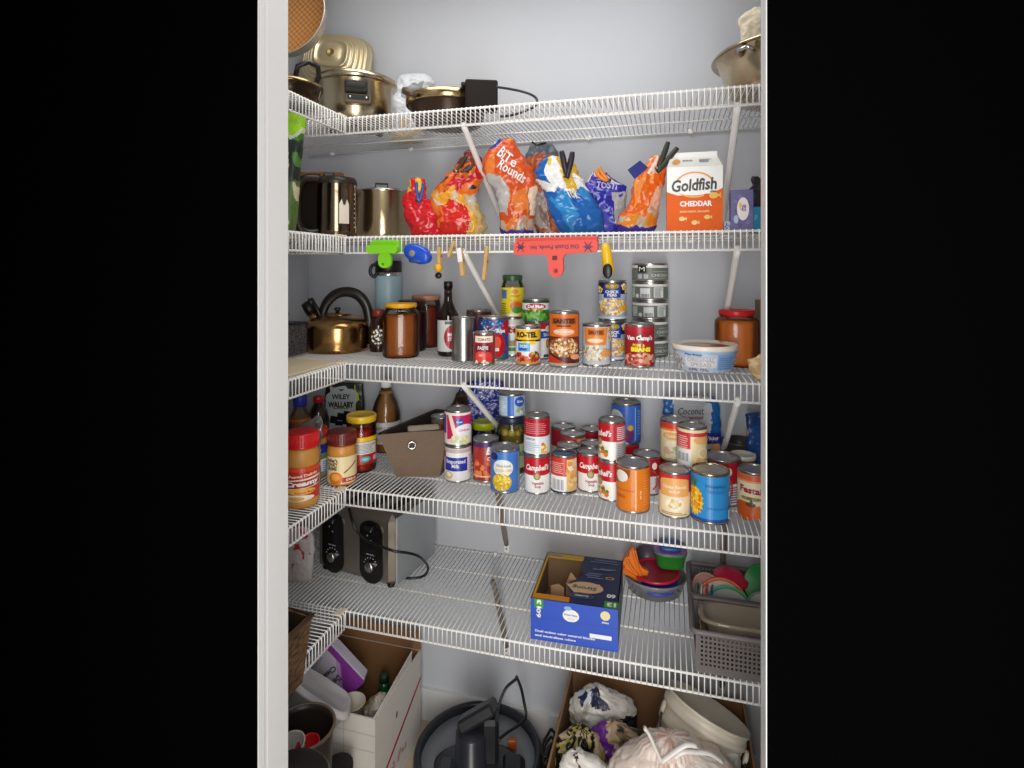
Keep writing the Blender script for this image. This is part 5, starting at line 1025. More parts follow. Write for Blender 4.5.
m = MB(); T = Matrix.Translation(A_[0].lerp(A_[1], .45)) @ aim(nE); m.lathe([(.0085, .0), (.0125, .0012), (.0125, .0024), (.010, .003), (.007, .0022), (.0068, 0)], STEEL, 24, T, cap0=False, cap1=False); m.lathe([(.007, .0008), (0, .0008)], mat('#121216', .5), 18, T, cap0=False, cap1=False); m.build('eyelet', t, label='steel eyelet')
X, Y, tt = at(438, 1.60); can('snack_can', 'can with a dark red band standing inside the brown basket', 'can', -.672, 1.615, S4 + .0045, .031, .137, lambda m: (m.rect(-3, 3, 0, 1, mat('#6a5a4a', .4)), m.rect(-3, 3, .62, .9, mat('#8a2a2a', .4)), m.beans(-.2, .76, .8, .1, 10, [mat('#c87a50', .4), DGREEN], .16, 3)), 0)
t = thing('paper_roll', 'cream paper roll lying inside the brown basket', 'roll', (-.70, 1.545, S4 + .088), .5); m = MB(); T = Matrix.Rotation(PI / 2, 4, 'Y'); m.lathe([(.014, -.045), (.038, -.045), (.040, -.042), (.040, .042), (.038, .045), (.014, .045)], mat('#cfc0a8', .8), 28, T, cap0=False, cap1=False); m.lathe([(.014, -.045), (.014, .045)], mat('#8a6a48', .8), 20, T, cap0=False, cap1=False); m.build('roll_body', t)
def c_crk(u, v, fr):
    n = nz(u, v * 3, 2.5, 21)
    if v > .72 and u > .62: return mat('#5a3a94', .25)
    if u < -.45 and .3 < v < .88: return mat('#3a2a22', .3)
    if abs(nz(u, v * 2, 7, 3)) < .06: return mat('#c8ccec', .3)
    return mat('#27359c', .25) if n > -.3 else mat('#1c2470', .25)
bag('snack_bag', 'dark blue crackle-printed bag behind the milk cans', 'bag', [(480, 454, 503), (455, 450, 504), (430, 448, 505), (412, 448, 505), (400, 454, 505), (390, 460, 505), (382, 468, 503)], 1.722, S4, .2, c_crk, seed=14, wr=.004)
def c_coc(u, v, fr):
    if abs(u) > .62: return mat('#2268b0', .28)
    if v < .35: return mat('#27338c', .28) if v < .14 or .28 < v else mat('#3a86c8', .28)
    return mat('#c6cacf', .2)
t, f, mp, su, sv = bag('coconut_bag', 'silver and blue bag behind the stacked cream soup cans', 'bag', [(478, 666, 722), (465, 664, 722), (445, 664, 721), (425, 664, 719), (410, 664, 718), (399, 665, 716)], 1.70, S4, .22, c_coc, seed=16, wr=.005, power=.6)
def p(m): m.text('Coconut', -.05, .86, .95, mat('#5a5058', .4), .09, 0, .01, .3); m.text('sweetened', 0, .78, .7, mat('#8a3a4a', .4), .05); m.poly([(.45, .18), (.9, .22), (.8, .5), (.55, .48)], mat('#e2a060', .35)); m.rect(.4, .95, .44, .58, mat('#27338c', .3)); m.text('Baker', .68, .51, .4, PWHITE, .05)
printed(t, mp, su, sv, p)
X, Y, tt = at(739, 1.70)
t = thing('black_bowl', 'dark bowl at the back right behind the tiny orange cup', 'bowl', (X, Y, S4), 0); m = MB(); m.lathe([(.03, 0), (.036, .004), (.044, .085), (.047, .106), (.048, .111), (.044, .111), (.040, .085), (.03, .01), (0, .008)], mat('#3a3634', .4), 36, cap1=False); m.build('bowl_body', t)
X, Y, tt = at(743, 1.60); 
t = thing('snack_cup', 'small orange cup with a white lid behind the far right can', 'cup', (X, Y, S4), 0); m = MB(); m.lathe([(.022, 0), (.025, .003), (.029, .092), (.030, .094)], mat('#c05a20', .35), 32, cap1=False); m.build('cup_body', t)
m = MB(); m.lathe([(.031, .093), (.032, .095), (.032, .103), (.029, .104), (.026, .102), (0, .102)], mat('#f2ecdd', .4), 32, cap0=False, cap1=False); m.build('lid', t)
def c_rb(u, v, fr):
    if v > .82: return mat('#1c3c74', .3) if u < -.3 or v < .9 else mat('#7a8896', .3)
    n = nz(u, v * 2, 3, 31); return mat('#1d4a90', .3) if n > -.2 else (mat('#d8a040', .3) if n < -.38 else mat('#2c6ab0', .3))
bag('snack_bag', 'dark blue bag at the far right of the fourth shelf', 'bag', [(478, 750, 784), (460, 749, 785), (440, 748, 785), (425, 748, 784), (415, 747, 783)], 1.67, S4, .3, c_rb, seed=17, wr=.004, power=.6)
# ------------------------------------------------------------------ lowest shelf
t = thing('toaster', 'four-slot steel toaster with two black control panels', 'toaster', (-.881, 1.592, S5), math.radians(-9)); TS = mat('#a39b90', .3, .9); w, d, h = .29, .215, .205
m = MB(); m.box((0, 0, .006 + h / 2), (w, d, h), TS, .018); m.build('toaster_body', t)
m = MB(); m.box((w / 2 + .0015, .004, .006 + h / 2), (.005, d - .012, h - .012), mat('#9fa3a6', .45, .3), .002); m.build('side_panel', t)
for xx in (-.073, .068):
    m = MB(); O = []
    for k in range(17): a = PI * k / 16; O.append((.0405 * math.cos(a), .160 + .028 * math.sin(a)))
    for k in range(17): a = PI + PI * k / 16; O.append((.0405 * math.cos(a), .047 + .0385 * math.sin(a)))
    m.X = Matrix.Translation((xx, 0, .0)); m.prism(O, -d / 2 - .004, -d / 2 + .001, mat('#0e0d0d', .25)); m.on_surface(lambda u, v, q: (u, -d / 2 - .004 - q, v), 1, 1)
    for k, (px_, pz_) in enumerate(((.0, .158), (-.012, .145), (.0, .132))): m.ell(px_, pz_, .0025, .0025, mat('#8a8a8c', .4))
    m.text('BAGEL', .0, .092, .028, mat('#9a9a9c', .4), .004)
    for k in range(7): a = PI * (.1 + .8 * k / 6); m.ell(.023 * math.cos(a), .06 + .023 * math.sin(a), .0016, .0016, mat('#b8b8b8', .4))
    pn = m.build('control_panel', t, label='black control panel')
    m = MB(); m.X = Matrix.Translation((xx, -d / 2 - .004, .058)) @ Matrix.Rotation(PI / 2, 4, 'X'); m.lathe([(.0145, 0), (.0145, .010), (.0125, .013), (0, .0132)], STEEL, 28, cap0=False, cap1=False); m.box((0, .006, .0137), (.002, .010, .001), BLACK); m.build('knob', pn)
    m = MB(); m.box((xx, -d / 2 - .012, .172), (.03, .014, .010), BLACK, .002); m.build('lever', t)
for xx in (-.105, -.04, .04, .105): m = MB(); m.box((xx, .0, h + .0055), (.030, d - .06, .0025), mat('#1a1614', .6)); m.build('slot', t)
for sx in (-1, 1):
    for sy in (-1, 1): m = MB(); m.lathe([(.010, 0), (.012, .007)], BLACK, 12, Matrix.Translation((sx * .12, sy * .085, 0))); m.build('foot', t)
IM = (Matrix.Translation(t.location) @ Matrix.Rotation(math.radians(-9), 4, 'Z')).inverted()
def ONZ(px, py, z): X, Y, q = on(px, py, z); return Vector((X, Y, z))
P = [LW(349, 509, 1.50), LW(352, 520, 1.455), LW(357, 531, 1.448), LW(366, 540, 1.44), LW(380, 546, 1.43), LW(394, 551, 1.425), LW(408, 553, 1.45), LW(420, 557, 1.49), ONZ(428, 567, S5 + .004), ONZ(425, 575, S5 + .004), ONZ(415, 578, S5 + .004), ONZ(404, 577, S5 + .004), ONZ(412, 569, S5 + .004), ONZ(432, 551, S5 + .004)]
m = MB(); m.tube([IM @ p for p in smooth(P)], .0038, BLACK, 8); m.build('power_cord', t, label='black power cord')
def c_pk(u, v, fr): n = nz(u, v * 2, 3.4, 41); return mat('#b02432', .4) if n > .44 else (mat('#8a8280', .45) if u < -.5 else mat('#b9b2b0', .45))
bag('food_bag', 'pale bag with red spots left of the toaster', 'bag', [(580, 278, 312), (565, 276, 313), (550, 276, 314), (535, 277, 313), (527, 280, 308)], 1.44, S5, .25, c_pk, seed=19, wr=.003, power=.6)
# blue carton with a torn open top
BX, BY = -.2285, 1.490; w, d, h = .213, .236, .1016
t = thing('trash_bag_carton', 'open blue carton with torn top and white lettering', 'carton', (BX, BY, S5), math.radians(1.6)); CB = mat('#2d52bd', .4); CN = mat('#1c2450', .4); CY = mat('#d8a81e', .4); CI = mat('#8a6a4c', .8)
m = MB(); a, b, th = w / 2, d / 2, .0025
def side(p0, p1, mo, z1=h): 
    m.add([(*p0, 0), (*p1, 0), (*p1, z1), (*p0, z1)], [(0, 1, 2, 3)], mo); q = Vector((-(p1[1] - p0[1]), p1[0] - p0[0], 0)).normalized() * th
    m.add([(p0[0] + q.x, p0[1] + q.y, 0), (p1[0] + q.x, p1[1] + q.y, 0), (p1[0] + q.x, p1[1] + q.y, z1), (p0[0] + q.x, p0[1] + q.y, z1)], [(3, 2, 1, 0)], CI)
    m.add([(*p0, z1), (*p1, z1), (p1[0] + q.x, p1[1] + q.y, z1), (p0[0] + q.x, p0[1] + q.y, z1)], [(0, 1, 2, 3)], CI)
side((-a, -b), (a, -b), CB); side((a, -b), (a, b), CN); side((a, b), (-a, b), CY); side((-a, b), (-a, -b), mat('#b8901c', .4)); m.box((0, 0, .0015), (w - .004, d - .004, .003), CI); m.build('carton_body', t)
m = MB(); m.on_surface(front(w, -b, 0, h), w / 2, h); m.rect(-.91, -.70, .78, 1.0, mat('#2f9a30', .4)); m.text('13', -.80, .88, .2, PWHITE, .11, PI / 2, .04); m.text('60', -.81, .66, .22, PWHITE, .11, PI / 2, .03)
m.ell(-.06, .70, .19, .15, PWHITE); m.ell(-.13, .87, .09, .05, mat('#8ab0e0', .4)); m.text('Great Value', -.06, .72, .3, mat('#2d52bd', .4), .045, -.02, .02); m.rect(-.14, .02, .625, .635, mat('#9ab0d8', .4)); m.ell(.72, .82, .11, .11, mat('#e8dfae', .4)); m.ell(.72, .82, .08, .08, mat('#ead69a', .4)); m.text('ties', .72, .665, .16, PWHITE, .05)
m.text('Dual action odor control blocks', -.2, .235, 1.38, PWHITE, .055, 0, .025); m.text('and neutralizes odors', -.42, .13, .95, PWHITE, .055, 0, .025); m.rect(.37, .86, .26, .36, mat('#eef0f4', .4)); m.rect(-1, 1, .558, .562, mat('#274aa8', .4)); m.build('front_print', t)
m = MB(); u0 = .0; TT = MB()
m.add([(-.012, -b, h), (a, -b, h), (a, b, h), (.0, b, h), (-.004, .05, h), (.006, .02, h), (-.008, -.01, h), (-.03, -.035, h), (-.008, -b + .03, h)], [(0, 1, 2, 3, 4, 5, 6, 7, 8)], CN); m.add([(-.012, -b, h - .002), (a, -b, h - .002), (a, b, h - .002), (.0, b, h - .002), (-.004, .05, h - .002), (.006, .02, h - .002), (-.008, -.01, h - .002), (-.03, -.035, h - .002), (-.008, -b + .03, h - .002)], [(8, 7, 6, 5, 4, 3, 2, 1, 0)], CI)
m.on_surface(lambda u, v, q: (u, v, h + q), 1, 1); m.poly([(-.03, -.035), (.0, -.03), (.055, -.02), (.06, -.04), (.04, -.06), (-.005, -.07)], mat('#d9b48a', .5)); m.ell(.022, -.042, .044, .026, mat('#d9b48a', .5)); m.text('Strong', .018, -.044, .062, CN, .02, PI, .02, .1); m.ell(.015, -.082, .030, .011, mat('#5a6490', .4)); m.ell(.015, -.082, .027, .009, CN); m.text('GUARD', .015, -.082, .036, PWHITE, .007, PI)
m.rect(.073, a, -b, -b + .028, mat('#3a9a2c', .4)); m.text('13', .09, -b + .014, .022, PWHITE, .017, PI, .05); m.text('60', .087, -.068, .022, PWHITE, .018, PI, .05)
for k, (yy, x0_, x1_) in enumerate(((.10, .03, .09), (.088, .02, .095), (.055, .05, .09), (.05, .03, .08), (.025, .02, .055), (.015, .015, .05), (.005, .02, .06))): m.rect(x0_, x1_, yy, yy + .004, mat('#7682a8', .4))
m.ring(.078, .012, .011, .007, .3, mat('#d8a83c', .4)); m.build('top_flap', t, label='navy blue top flap with lettering')
m = MB(); m.on_surface(lambda u, v, q: (u, v, h + q - .0003), 1, 1)
def strip(x0, x1, y0, y1, mm): m.box(((x0 + x1) / 2, (y0 + y1) / 2, h - .001), (x1 - x0, y1 - y0, .002), mm)
strip(-a, -.012, -b, -b + .024, mat('#d68a1c', .4)); strip(-a, .0, b - .026, b, CY); strip(-a, -a + .008, -b + .024, b - .026, CY); m.rect(-a + .002, -.06, b - .02, b - .008, mat('#9a9684', .4)); m.build('yellow_rim', t, label='yellow torn rim')
m = MB(); fl = mat('#b08c68', .8)
m.prism([(-.072, .003), (-.038, .003), (-.036, .090), (-.05, .098), (-.070, .092)], -.036, -.0335, fl); m.prism([(-.034, .003), (-.006, .003), (-.006, .1), (-.014, .110), (-.022, .118), (-.034, .09)], -.008, -.0055, mat('#a37e5a', .8)); m.build('torn_flap', t, label='torn brown cardboard pieces inside')
# clear bowl of plastic lids
X, Y, tt = at(654.5, 1.672); r = .082
t = thing('plastic_bowl', 'clear plastic bowl heaped with coloured lids', 'bowl', (X, Y, S5), 0); BOWLXY = (X, Y)
m = MB(); m.lathe([(.0, .001), (.062, .001), (.068, .006), (r - .004, .043), (r, .045), (r, .049), (r - .004, .049), (r - .006, .043), (.066, .008), (.06, .004), (0, .004)], clear('#f2f5f8', .38, .1, '#eef3f8'), 44, cap0=False, cap1=False, sx=1.08); m.build('bowl_body', t)
def disc(name, label, cat, loc, ax, r, h, c, group=None, rim=True, c2=None):
    t = thing(name, label, cat, loc, 0, group); T = aim(ax); m = MB(); m.lathe([(0, 0), (r * .94, 0), (r, .002), (r, h), (r * .97, h + .001), (r * .93, h), (r * .9, h * .5), (0, h * .5)], mat(c, .35), 40, T, cap0=False, cap1=False); m.build('lid_body', t)
    if c2: m = MB(); m.lathe([(r * .88, h * .5 + .0008), (0, h * .5 + .0008)], mat(c2, .4), 36, T, cap0=False, cap1=False); m.build('seal', t)
    return t
bx, by = BOWLXY
disc('plastic_disc', 'blue lid lying low in the clear bowl', 'lid', (bx + .008, by - .022, S5 + .030), (.0, -.12, 1), .056, .007, '#3c4ab8', 'lids in the clear bowl')
disc('plastic_disc', 'crimson lid tilted on top in the clear bowl', 'lid', (bx + .004, by + .0, S5 + .050), (-.04, -.03, 1), .067, .008, '#b81c3c', 'lids in the clear bowl', c2='#9a1630')
disc('plastic_disc', 'dark grey lid standing upright behind the crimson lid', 'lid', (bx - .026, by + .066, S5 + .062), (.12, -1, .25), .034, .006, '#4a4650', 'lids in the clear bowl')
t = thing('food_container', 'small green food container with a blue inside, behind the crimson lid', 'container', (bx + .042, by + .040, S5 + .060), .12); m = MB(); w_ = .07
m.lathe([(.034, 0), (.038, .004), (.044, .040), (.047, .041), (.047, .045), (.042, .045), (.036, .01), (0, .009)], mat('#2f8a34', .35), 36, power=.6, cap1=False); m.build('container_body', t); m = MB(); m.lathe([(.046, .045), (.0475, .046), (.0465, .049), (.043, .049)], mat('#8a5a9c', .35), 36, power=.6); m.build('rim', t); m = MB(); m.lathe([(.028, .0485), (.030, .050), (.030, .058), (.024, .060), (0, .059)], mat('#2c5a9c', .4), 28, power=.6, cap1=False); m.build('blue_insert', t)
f = Fr(634, by - .03, S5 + .045); t = thing('silicone_mitt', 'orange rubber scraps sticking out of the clear bowl', 'mitt', f.loc, YAW); OR = mat('#e0741c', .45)
m = MB(); 
O = [(622.5, 561), (625, 556), (628.5, 555), (629.5, 549), (632, 546.5), (635.5, 549), (637, 556), (638.5, 562), (642, 567), (648, 570), (646, 577), (640, 581), (633, 578), (628, 574), (624, 573), (622, 569), (624.5, 566)]
m.prism([f.p(a_, b_)[::2] for a_, b_ in O], -.008, .008, OR)
for P in ([(641, 577), (637, 566), (632, 549)], [(639, 578), (632, 569), (626, 559)], [(638, 579), (630, 574), (624, 570)]): m.tube(smooth([f.p(a_, b_, -.008) for a_, b_ in P], 4), .005, OR, 8)
m.build('mitt_body', t)
# two grey plastic baskets
GB = mat('#686160', .5)
def mesh_basket(label, x0, x1, y0, y1, z, h):
    t = thing('plastic_basket', label, 'basket', ((x0 + x1) / 2, (y0 + y1) / 2, z), 0, 'grey perforated baskets'); a, b = (x1 - x0) / 2, (y1 - y0) / 2; m = MB(); tp = .006
    def wall(P0, P1, name):
        m = MB(); L_ = (Vector(P1) - Vector(P0)).length; n = max(2, round(L_ / .0092)); nz_ = 8; zt = h - .012
        D = (Vector((*P1, 0)) - Vector((*P0, 0))) / n; N = Vector((D.y, -D.x, 0)).normalized()
        def pt(i, j, l): q = j / nz_; base = Vector((*P0, 0)) + D * i; return base + N * (tp * q - .0008 * l) + Vector((0, 0, .004 + (zt - .004) * q))
        for i in range(n):
            for j in range(nz_):
                hole = 1 <= j <= nz_ - 1 and 0 < i < n - 1
                A, B, C_, E = [pt(i, j, 0), pt(i + 1, j, 0), pt(i + 1, j + 1, 0), pt(i, j + 1, 0)]
                if not hole: m.add([A, B, C_, E], [(0, 1, 2, 3)], GB); continue
                c = (A + B + C_ + E) / 4; k = .52; iv = [c + (p_ - c) * k for p_ in (A, B, C_, E)]
                m.add([A, B, C_, E] + iv, [(0, 1, 5, 4), (1, 2, 6, 5), (2, 3, 7, 6), (3, 0, 4, 7)], GB)
        o = m.build(name, t); md = o.modifiers.new('thickness', 'SOLIDIFY'); md.thickness = .0022; md.offset = -1
    wall((-a, -b), (a, -b), 'side_wall'); wall((a, -b), (a, b), 'side_wall'); wall((a, b), (-a, b), 'side_wall'); wall((-a, b), (-a, -b), 'side_wall')
    m = MB(); m.box((0, 0, .002), (2 * a, 2 * b, .004), GB); m.build('base', t)
    m = MB(); q = tp + .001; c = []
    for cx_, cy_, a0 in ((a + q - .012, b + q - .012, 0), (-a - q + .012, b + q - .012, 90), (-a - q + .012, -b - q + .012, 180), (a + q - .012, -b - q + .012, 270)):
        for k in range(5): an = math.radians(a0 + 22.5 * k); c.append((cx_ + .012 * math.cos(an), cy_ + .012 * math.sin(an), h - .006))
    m.tube(c, .0062, GB, 8, closed=True); m.build('rim', t); return t
mesh_basket('front grey perforated plastic basket holding a glass dish', .057, .36, 1.358, 1.488, S5, .100)
mesh_basket('rear grey perforated plastic basket holding round lids', .057, .36, 1.508, 1.66, S5, .100)
# contents of the rear basket
RX, RY, RZ = .2, 1.58, S5 + .0045
GL = 'lids in the rear grey basket'
disc('plastic_disc', 'clear lid with an orange rim standing in the rear basket', 'lid', (.132, 1.548, RZ + .046), (-.25, -1, .62), .066, .006, '#d0683c', GL, c2='#b9a89a')
disc('plastic_disc', 'clear lid with a green rim standing in front in the rear basket', 'lid', (.145, 1.527, RZ + .040), (-.25, -1, .62), .064, .006, '#3a9a6c', GL, c2='#8c8a84')
disc('plastic_disc', 'dusty pink lid standing at the back of the rear basket', 'lid', (.094, 1.585, RZ + .070), (-.1, -1, .3), .036, .006, '#b88a80', GL)
for i, (c, nm) in enumerate((('#2a8a8c', 'thin teal lid on edge'), ('#e4e2de', 'thin white lid on edge'), ('#c83030', 'thin red lid on edge'), ('#2a50a8', 'thin blue lid on edge'))):
    disc('plastic_disc', nm + ' at the left of the rear basket', 'lid', (.070 + i * .0125, 1.545, RZ + .048), (1, -.12, .12), .046, .004, c, GL)
t = thing('plastic_bowl', 'bright red bowl tipped over in the rear basket', 'bowl', (.156, 1.613, RZ + .088), 0); m = MB(); m.lathe([(0, .026), (.02, .026), (.032, .020), (.041, .004), (.045, 0), (.043, -.003), (.038, 0), (.030, .022), (0, .028)], mat('#c81c44', .35), 40, aim((.1, -.18, 1)) @ Matrix.Diagonal((1, 1, .7, 1)), cap0=False, cap1=False); m.build('bowl_body', t)
t = thing('plastic_bowl', 'green bowl with an orange inside at the right of the rear basket', 'bowl', (.243, 1.60, RZ + .085), 0); m = MB(); m.lathe([(0, -.03), (.03, -.028), (.05, .02), (.053, .022), (.048, .022), (.028, -.022), (0, -.024)], mat('#2f8a48', .35), 40, aim((-.6, -.8, .4)), cap0=False, cap1=False); m.build('bowl_body', t); m = MB(); m.lathe([(.024, -.018), (0, -.018)], mat('#d8702c', .4), 30, aim((-.6, -.8, .4)), cap0=False, cap1=False); m.build('inside', t)
disc('plastic_disc', 'grey clear lid lying at the right of the rear basket', 'lid', (.226, 1.535, RZ + .060), (-.2, -.8, .7), .040, .006, '#8a8886', GL, c2='#a8a6a2')
t = thing('baking_dish', 'clear glass baking dish in the front grey basket', 'dish', (.205, 1.420, S5 + .050), 0); m = MB(); m.X = Matrix.Translation((0, 0, 0)) @ Matrix.Rotation(-.12, 4, 'X'); GD = clear('#f2ebdd', .5, .05, '#efe3cf')
m.lathe([(0, .0), (.115, .0), (.125, .006), (.142, .046), (.150, .047), (.151, .052), (.139, .052), (.120, .010), (0, .006)], GD, 56, sx=.92, sy=.40, power=.42, cap0=False, cap1=False); m.build('dish_body', t)
m = MB(); m.X = Matrix.Rotation(-.12, 4, 'X'); m.lathe([(.144, .046), (.152, .049), (.152, .054), (.140, .054)], clear('#e8dcc8', .5, .05, '#cfc0a6'), 56, sx=.92, sy=.40, power=.42, cap0=False, cap1=False); m.build('rim', t)
t = thing('paper_liner', 'crumpled brown paper at the left of the front basket', 'paper', (.073, 1.42, S5 + .005), 0); m = MB(); R = random.Random(2)
m.grid(lambda u, v: (-.004 + .018 * u + .006 * mnoise.noise((u * 3, v * 5, 1)), -.045 + .09 * v, .085 * (1 - u * .75) + .006 * mnoise.noise((u * 4, v * 6, 3))), 8, 16, mat('#a88a66', .8)); o = m.build('paper_sheet', t); md = o.modifiers.new('thickness', 'SOLIDIFY'); md.thickness = .001

bag('foil_pouch', 'grey foil pouch poking up behind the bright red peanut butter lid', 'pouch', [(485, 298, 318), (450, 298, 319), (434, 297, 321), (427, 300, 322), (421, 309, 321), (417, 315, 320)], 1.325, S4, .35, lambda u, v, fr: mat('#9a9c98', .25, .5) if nz(u, v, 4, 3) > -.1 else mat('#5c5c56', .3, .4), seed=41, wr=.006)
bag('food_bag', 'dark crumpled bag top behind the purple tea box', 'bag', [(234, 750, 768), (200, 750, 767), (190, 750, 764), (184, 753, 763), (178, 752, 760)], 1.57, S2, .5, lambda u, v, fr: mat('#2c2a2e', .4), seed=42, wr=.007)
# ------------------------------------------------------------------ floor: left
t = thing('wicker_basket', 'brown woven basket overhanging the lowest left shelf beside the jamb', 'basket', (-.862, 1.012, S5 + .004)); t.rotation_euler = (0, math.radians(6), 0); HW = woven('#3c2817', '#7a5a36', 60, .6)
m = MB(); tub_walls(m, .150, .165, .160, .175, .15, .008, HW, mat('#2a1c10', .8)); m.build('basket_body', t); m = MB(); m.tube([(-.08, -.087, .15), (.08, -.087, .15), (.08, .087, .15), (-.08, .087, .15)], .006, mat('#5a3c20', .6), 8, closed=True); m.build('rim', t)
# cardboard box on the left with contents
x0, x1, y0, y1, h = -1.09, -.775, 1.395, 1.69, .272
t = thing('cardboard_box', 'open white cardboard box with a red stripe at the lower left', 'box', ((x0 + x1) / 2, (y0 + y1) / 2, 0), .0); w, d = x1 - x0, y1 - y0
m = MB(); CW2 = mat('#cfc9c0', .7, noise=.05, nscale=18); CBI = mat('#7d5632', .85, noise=.12, nscale=16); tub_walls(m, w, d, w, d, h, .004, CW2, CBI); m.build('box_body', t)
m = MB(); m.on_surface(lambda u, v, q: (w / 2 + q, u, v), 1, 1); m.poly([(-d / 2, .05), (-d / 2, .062), (d / 2, .19), (d / 2, .178)], mat('#b01c2c', .5)); m.ell(-.02, .19, .006, .010, mat('#6a6a6a', .6)); m.beans(.0, .06, .06, .012, 14, [mat('#b8808a', .6)], .006, 3)
m.on_surface(lambda u, v, q: (u, -d / 2 - q, v), 1, 1)
for zz in (.06, .12, .18, .225): m.rect(-w / 2, w / 2, zz, zz + .0015, mat('#b3aba0', .7))
m.rect(.06, .062, 0, h, mat('#b3aba0', .7)); m.build('printing', t)
a = w / 2
m = MB(); m.add([(a - .004, -d / 2, h), (a - .004, d / 2 - .06, h), (a + .004, d / 2 - .07, h + .042), (a + .0, -d / 2 + .05, h + .012)], [(0, 1, 2, 3)], CW2); o = m.build('flap', t); md = o.modifiers.new('thickness', 'SOLIDIFY'); md.thickness = .003
m = MB(); m.add([(-w / 2, d / 2, h), (w / 2, d / 2, h), (w / 2 - .012, d / 2 + .02, h + .045), (-w / 2, d / 2 + .02, h + .05)], [(0, 1, 2, 3)], CBI); o = m.build('flap', t); md = o.modifiers.new('thickness', 'SOLIDIFY'); md.thickness = .003
# washing pack, tub and odds and ends in the box
f = Fr(330, 1.53, .3); t = thing('cleaning_pack', 'tilted white and purple pack of cleaning tablets with dark lettering', 'pack', f.loc, YAW); C = Vector(f.p(322, 681)); rot = math.radians(-137)
T = Matrix.Translation(C) @ Matrix.Rotation(-rot, 4, 'Y') @ Matrix.Rotation(.0, 4, 'X'); m = MB(); m.X = T; W_, H_ = .225, .165
m.box((0, 0, 0), (W_, .05, H_), mat('#cfcad6', .4), .006); m.on_surface(front(W_, -.025, -H_ / 2, H_), W_ / 2, H_)
PU = mat('#8a3a9a', .38); m.rect(-1, 1, .9, 1, PU); m.rect(-1, -.84, 0, .9, PU); m.poly([(-.84, .9), (-.35, .9), (-.84, .45)], PU); m.poly([(-.35, .9), (-.22, .9), (-.84, .33), (-.84, .45)], mat('#c49ad0', .4))
m.text('Denture', -.34, .62, .52, mat('#2a2050', .4), .12, 0, .03); m.text('Cleaning', -.32, .42, .74, mat('#2a2050', .4), .13, 0, .03); m.ell(.16, .68, .17, .13, mat('#2a2a80', .4)); m.ell(.16, .70, .10, .07, PWHITE); m.lines(-.6, .4, .08, .18, 3, mat('#9a90b0', .4), 2); m.build('pack_body', t)
m = MB(); m.X = T; m.box((.02, .004, H_ / 2 + .012), (.1, .03, .03), mat('#c8d4dc', .3), .006); m.build('end_seal', t)
f = Fr(324, 1.36, .272); t = thing('plastic_tub', 'grey white plastic tub tipped on the edge of the left box', 'tub', f.loc, YAW); C = Vector(f.p(314, 707)); n_ = Vector((.50, -.30, .80)).normalized(); PT = mat('#b5b3b8', .35)
T = Matrix.Translation(C) @ Matrix.Rotation(math.radians(33), 4, 'Y') @ Matrix.Rotation(math.radians(-12), 4, 'X'); m = MB()
m.lathe([(.0, -.035), (.066, -.035), (.072, -.028), (.083, .032), (.086, .034)], PT, 48, T, sx=1.0, sy=.62, power=.5, cap1=False); m.build('tub_body', t)
m = MB(); m.lathe([(.085, .033), (.092, .034), (.093, .040), (.088, .043), (.085, .049), (.078, .050), (.074, .046), (0, .046)], mat('#c6c2c2', .35), 48, T, sx=1.0, sy=.64, power=.5, cap0=False, cap1=False); m.build('lid', t)
def c_lb(u, v, fr): n = nz(u, v * 2, 3, 51); return mat('#d5cfc0', .35) if n > -.1 else mat('#a89c80', .4)
bag('plastic_bag', 'crumpled clear wrap among the things in the left box', 'bag', [(735, 368, 388), (725, 366, 390), (712, 366, 391), (703, 370, 390), (697, 376, 386)], 1.52, .005, .8, c_lb, seed=22, wr=.009)
bag('plastic_bag', 'white bag end beside the green bottle in the left box', 'bag', [(725, 391, 402), (700, 390, 404), (690, 392, 406), (682, 394, 406), (679, 397, 404)], 1.60, .005, .9, lambda u, v, fr: mat('#c8c8bc', .4), seed=23, wr=.006)
X, Y, tt = at(384, 1.62); bottle('green_bottle', 'dark green bottle in the left cardboard box', X, Y, .004, [(.026, 0), (.028, .004), (.028, .15), (.014, .18), (.012, .20)], mat('#1c5a34', .2), None, mat('#20402c', .4), [(.014, .198), (.014, .22), (.012, .222)])
X, Y, tt = at(352, 1.47); t = thing('paper_cup', 'white paper cup in the left cardboard box', 'cup', (X, Y, .004), 0); m = MB(); m.lathe([(.026, 0), (.036, .235), (.039, .237), (.038, .241), (.034, .238), (.025, .006), (0, .005)], mat('#dcd3c2', .6), 32, cap1=False); m.build('cup_body', t)
bag('cloth_bag', 'ochre cloth at the bottom of the left cardboard box', 'cloth', [(740, 352, 384), (728, 352, 386), (716, 356, 384), (708, 362, 376)], 1.57, .005, .8, lambda u, v, fr: mat('#a8823c', .8), seed=24, wr=.008)
